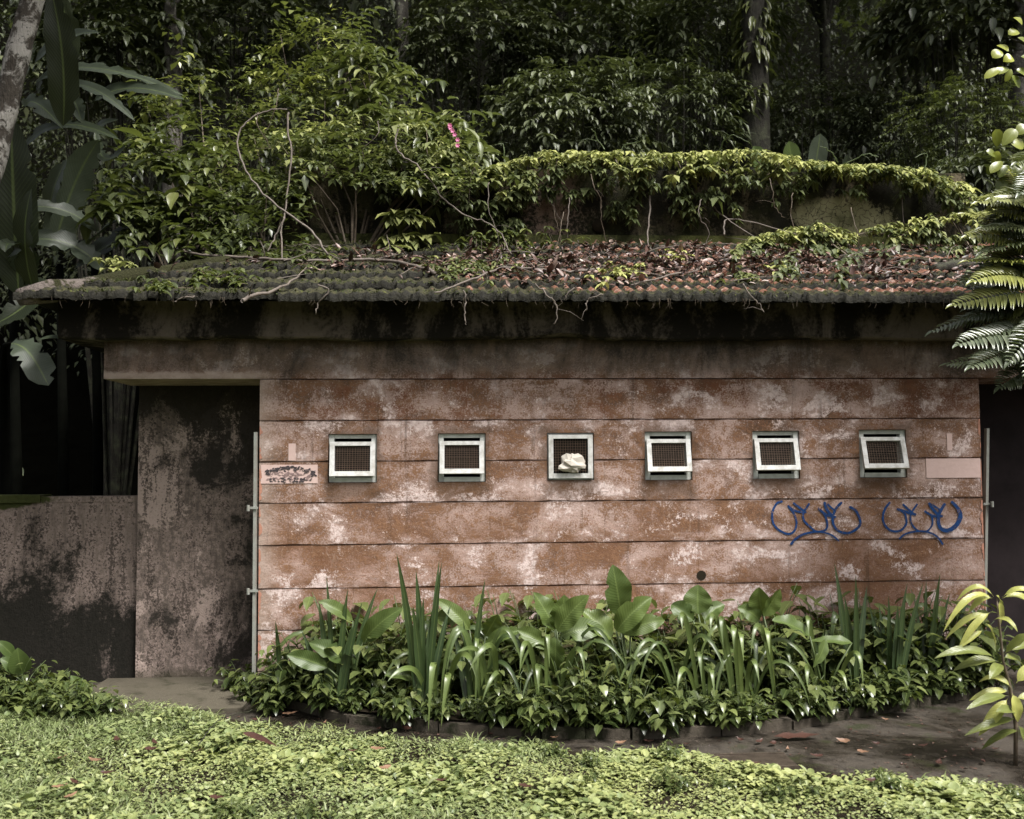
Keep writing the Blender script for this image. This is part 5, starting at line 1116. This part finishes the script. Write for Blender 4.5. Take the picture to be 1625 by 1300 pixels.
GL2='dead leaves scattered on the lawn'
for px,py in ((185,1175),(245,1180),(150,1208),(285,1210),(170,1228),(120,1243),(112,1265),(345,1268),(95,1250),(560,1193),(610,1220),(600,1190),(835,1250),(1380,1240),(240,1190),(310,1195),(40,1178),(95,1205),(700,1240)):
    dead(px,py,random.uniform(.05,.10),random.choice(('redleaf','redleaf','tanleaf')),'brown dead leaf lying on the bright lawn',GL2,z=.06,w=.36)
p=[gnd(385,1163,.10),gnd(410,1172,.075),gnd(440,1185,.06)]; m_=MB(); m_.ribbon(p,.05,(0,-.5,1),fold=.5,nseg=8,ncr=1); tag(m_.build('dead_leaf',M['redleaf']),'long dark curled dead leaf lying on the lawn near the porch','leaf')
vine('twig',[(315,1183,-1.5),(330,1160,-1.35),(350,1142,-1.2),(400,1125,-1.0)],.004,'bark','thin dark twig standing out of the lawn near the porch','twig')
# fine grit and leaf crumbs on the path
n=1500; px=rng.uniform(-3.2,4.4,n); py=rng.uniform(-2.4,-.3,n); Dd=rdir(n)*np.array([1,1,.1]); L=rng.uniform(.008,.026,n)
cloud('path_debris',T_DIA,np.stack([px,py,np.full(n,.006)],1),Dd,rdir(n)*.2+np.array([0,0,1]),L,L*.6,M['litter'],None,kind='stuff')

# ------------------------------------------------------------------ trees and forest
def trunk(name, pts, r, mat, label, crown=None, cat='tree', group=None, extra=None):
    P=[Vector(p) for p in smooth_pts([tuple(p) for p in pts],6)]; n_=len(P)
    rad=[r[0]+(r[1]-r[0])*i/(n_-1) for i in range(n_)]
    t=empty(name,tuple(P[0]),label,cat,group); b=MB(); b.tube(P,[q*(1+random.uniform(-.05,.05)) for q in rad],14,jit=.05)
    if crown:  # crown lies above the view, added for the shade it casts
        c,rad3,nc,per,L,mat2,yg=crown
        th=rng.uniform(0,6.28,nc); zz=rng.uniform(-.6,1,nc); q=np.sqrt(1-zz**2)*rng.uniform(.55,1,nc)
        C=np.stack([c[0]+rad3[0]*q*np.cos(th),c[1]+rad3[1]*q*np.sin(th),c[2]+rad3[2]*zz],1)
        top=P[-1]
        for i in range(0,nc,max(1,nc//14)): e=Vector(C[i]); b.tube([P[int(n_*.75)],top.lerp(e,.5)+Vector((0,0,.2)),e],[rad[-1]*.5,rad[-1]*.3,.02],5,cap=False)
        PP=np.repeat(C,per,0)+rng.normal(size=(nc*per,3))*np.array([.42,.42,.25])*(rad3[0]/2.2); D=nrm(PP-np.array(c))+rdir(len(PP))*.7; D[:,2]-=.5
        LL=L*rng.uniform(.6,1.2,len(PP)); cloud('crown',T_DIA,PP,D,(0,0,1),LL,LL*.5,M[mat2],t,young=np.clip(rng.normal(size=nc)*.3,0,1).repeat(per)*yg)
    b.build('trunk',M[mat],t)
    if extra: extra(t,P)
    return t
# lichened leaning tree in the left foreground (its crown is above the picture and shades the left)
lt0=at(-190,1120,-.4); lt0.z=0
trunk('tree',[lt0,at(-125,700,-.4),at(-32,330,-.4),at(4,190,-.4),at(26,95,-.4),at(54,-10,-.4),at(85,-150,-.4),at(110,-400,-.4)],(.095,.066),'lichen','pale lichen-spotted tree leaning in at the upper left corner',((-4.1,-1.5,7.1),(2.2,2.2,1.0),150,16,.40,'forest',.2))
def epi(t,P):
    n_=300; pp=[]; dd=[]
    for i in range(n_):
        q=P[int(len(P)*random.uniform(.22,.97))]; a=random.uniform(0,6.28); o_=Vector((math.cos(a),math.sin(a),0)); pp.append(tuple(q+o_*.16+Vector((0,0,random.uniform(-.15,.15))))); dd.append((o_.x,o_.y,-random.uniform(.2,1.3)))
    L=rng.uniform(.07,.24,n_); cloud('foliage',T_OVA,pp,dd,(0,0,1),L,L*.3,M['shrub'],t,young=rng.uniform(0,.3,n_),droop=.3)
b0=at(1198,230,5.5); b0.z=float(hillz(b0.x,5.5))
trunk('tree',[b0,at(1199,150,5.5),at(1196,70,5.5),at(1198,-20,5.5),at(1195,-160,5.5)],(.19,.15),'bark','thick mossy trunk with hanging epiphytes rising behind the tank wall',((b0.x,5.9,11.2),(3.4,2.6,1.5),60,12,.45,'deep',.1),extra=epi)
b0=at(272,190,4.2); b0.z=float(hillz(b0.x,4.2))
trunk('tree',[b0,at(275,110,4.2),at(270,50,4.2),at(271,-60,4.2)],(.12,.055),'barkpale','slender pale trunk behind the left shrub heap',((b0.x,4.5,8.9),(2.2,2.,1.1),90,14,.4,'forest',.1))
b0=at(640,180,7.0); b0.z=float(hillz(b0.x,7.))
trunk('tree',[b0,at(638,60,7.),at(637,-10,7.),at(640,-120,7.)],(.10,.085),'barkpale','thin straight pale trunk in the forest above the left shrub heap',((b0.x,7.2,11.5),(2.6,2.2,1.3),90,14,.4,'forest',.1))
b0=at(1618,260,4.5); b0.z=0
trunk('tree',[b0,at(1620,160,4.5),at(1626,80,4.5),at(1632,-100,4.5)],(.11,.09),'barkpale','pale trunk at the right edge behind the round leaves',((b0.x+.6,5,9.2),(2.4,2.2,1.2),90,14,.4,'deep',.1))
for px,Y,lab in ((1445,8,'thin dark trunk in the deep forest at the right'),(1300,9,'thin dark trunk just right of the epiphyte-hung one'),(880,10,'thin dark trunk in the forest behind the creeper'),(1085,9.5,'thin dark trunk left of the epiphyte-hung one')):
    b0=at(px,200,Y); b0.z=float(hillz(b0.x,Y)); q=at(px+random.uniform(-15,15),-120,Y); trunk('tree',[b0,b0.lerp(q,.5)+Vector((.05,0,0)),q],(.11,.08),'bark',lab,((b0.x,Y+.3,12.5),(2.8,2.4,1.4),40,10,.45,'deep',.1))
# forest shrubs that can be told apart
def bush(label, cpx, Y, rpx, n, leafL, nleaf, mat, ymax, T=T_DIA, wr=.46, group='bushes at the forest edge'):
    cx_,cy_,rx_,ry_=cpx[0],cpx[1],rpx[0],rpx[1]; c=at(cx_,cy_,Y); sc=(Y-CAM.y)/1600
    th=rng.uniform(0,6.28,n); ph=np.arccos(rng.uniform(-.75,1,n)); r_=rng.uniform(.62,1.0,n)**.7*(1+.18*np.sin(th*5)+.12*np.sin(ph*7+th*3))
    P=np.stack([c.x+rx_*sc*r_*np.sin(ph)*np.cos(th),c.y+rx_*sc*.7*r_*np.sin(ph)*np.sin(th),c.z+ry_*sc*r_*np.cos(ph)],1)
    D=nrm(P-np.array(c))+rng.normal(size=(n,3))*.4; D[:,2]*=.4
    p,d,L,idx=sprays(P,D,leafL*3*rng.uniform(.6,1.2,n),nleaf,leafL,dn=.15); L=L*np.exp(rng.normal(size=n)*.22)[idx]
    yg=np.clip((rng.normal(size=n)*.35)[idx]+(p[:,2]-c.z)/(ry_*sc)*.25,0,1)*ymax
    st=MB(); b0=Vector((c.x,c.y+.1,float(max(0,hillz(c.x,c.y)))))
    for i in range(0,n,max(1,n//22)): q=Vector(P[i]); st.tube([b0,b0.lerp(q,.5)+Vector((random.uniform(-.1,.1),.1,.1)),q],[.03,.018,.005],5,cap=False)
    thing_foliage(label,'bush','bush',group,p,d,L,wr,mat,T,yg,st,loc=tuple(b0),stemmat='bark')
bush('rounded small-leaved bush at the right above the creeper end',(1530,215),4.2,(110,85),620,.06,9,'shrub',.25)
bush('lower small-leaved bush beside the end of the tank wall',(1560,300),3.4,(60,60),260,.10,7,'deep',.3,T_OVA)
bush('dim bush directly behind the middle of the creeper curtain',(905,195),5.2,(125,80),620,.10,8,'forest',.5,T_OVA)
bush('grey feathery-leaved bush left of the epiphyte-hung trunk',(1060,180),5.8,(120,90),420,.14,8,'forest',.35,T_DIA,.22)
bush('dark bush at the foot of the epiphyte-hung trunk, right side',(1290,190),6.2,(95,60),320,.10,8,'forest',.3)
bush('dark hanging-leaved bush at the upper left behind the slender trunk',(190,80),4.6,(110,85),360,.14,7,'forest',.35,T_OVA)
bush('pale-lit bush high up, right of the tall pale-tipped shrub',(760,70),7.0,(120,75),420,.13,8,'forest',.6)
bush('dim bush high above the middle of the creeper',(930,60),7.6,(120,80),420,.14,8,'forest',.35)
bush('grey-lit bush touching the left of the epiphyte-hung trunk high up',(1130,50),6.8,(90,80),340,.16,7,'forest',.5,T_DIA,.3)
bush('broad-leaved branch mass at the upper right, above the round leaves',(1530,30),5.2,(100,60),260,.19,6,'deep',.6,T_OVA)
bush('dark bush at the top between the slender trunk and the tall shrub',(360,40),6.0,(110,70),340,.14,7,'forest',.4)
bush('dim bush behind the right of the creeper, below the dark gap',(1420,205),5.6,(70,70),260,.09,8,'deep',.3)
# the rest of the forest reads as one dark mass
n=1500; x=rng.uniform(-13,14,n); y=rng.uniform(6.5,12.5,n); z=hillz(x,y)+rng.uniform(.1,1,n)**1.0*9.5
k_=~((z<3.6)&(x<-2.2)); x,y,z=x[k_],y[k_],z[k_]; n=len(x); C=np.stack([x,y,z],1); per=74
P=np.repeat(C,per,0)+rng.normal(size=(n*per,3))*np.array([.52,.42,.30]); D=nrm(P-np.repeat(C,per,0))+rdir(len(P))*.6+np.array([0,-.5,-.5])
L=np.repeat(rng.choice([.075,.10,.13,.19],n),per)*rng.uniform(.6,1.2,len(P))
cloud('forest_foliage',T_DIA,P,D,(0,-.2,1),L,L*.45,M['deep'],None,young=(np.clip(rng.normal(size=n)*.4-.15,0,1)).repeat(per),kind='stuff',droop=.15)
# dark undergrowth at the left below the eave and low plants behind the garden wall
n=5; x=rng.uniform(-8.5,XRL-.3,n); y=rng.uniform(3.0,4.6,n); z=rng.uniform(.2,3.6,n); C=np.stack([x,y,z],1); P=np.repeat(C,40,0)+rng.normal(size=(n*40,3))*np.array([.3,.3,.3]); D=rdir(len(P))+np.array([0,-.4,-.6]); L=rng.uniform(.08,.18,len(P))
cloud('undergrowth',T_OVA,P,D,(0,-.2,1),L,L*.4,M['deep'],None,kind='stuff')
# high unseen canopy, added to shade the forest below
n=130; x=rng.uniform(-15,16,n); y=rng.uniform(7,14,n); z=9.6+.25*(y-4)+rng.normal(size=n)*.6; C=np.stack([x,y,z],1); P=np.repeat(C,26,0)+rng.normal(size=(n*26,3))*np.array([.7,.7,.3]); D=rdir(len(P))*np.array([1,1,.4])+np.array([0,0,-.3]); L=rng.uniform(.3,.6,len(P))
cloud('shade_canopy',T_DIA,P,D,(0,0,1),L,L*.5,M['deep'],None,kind='stuff')
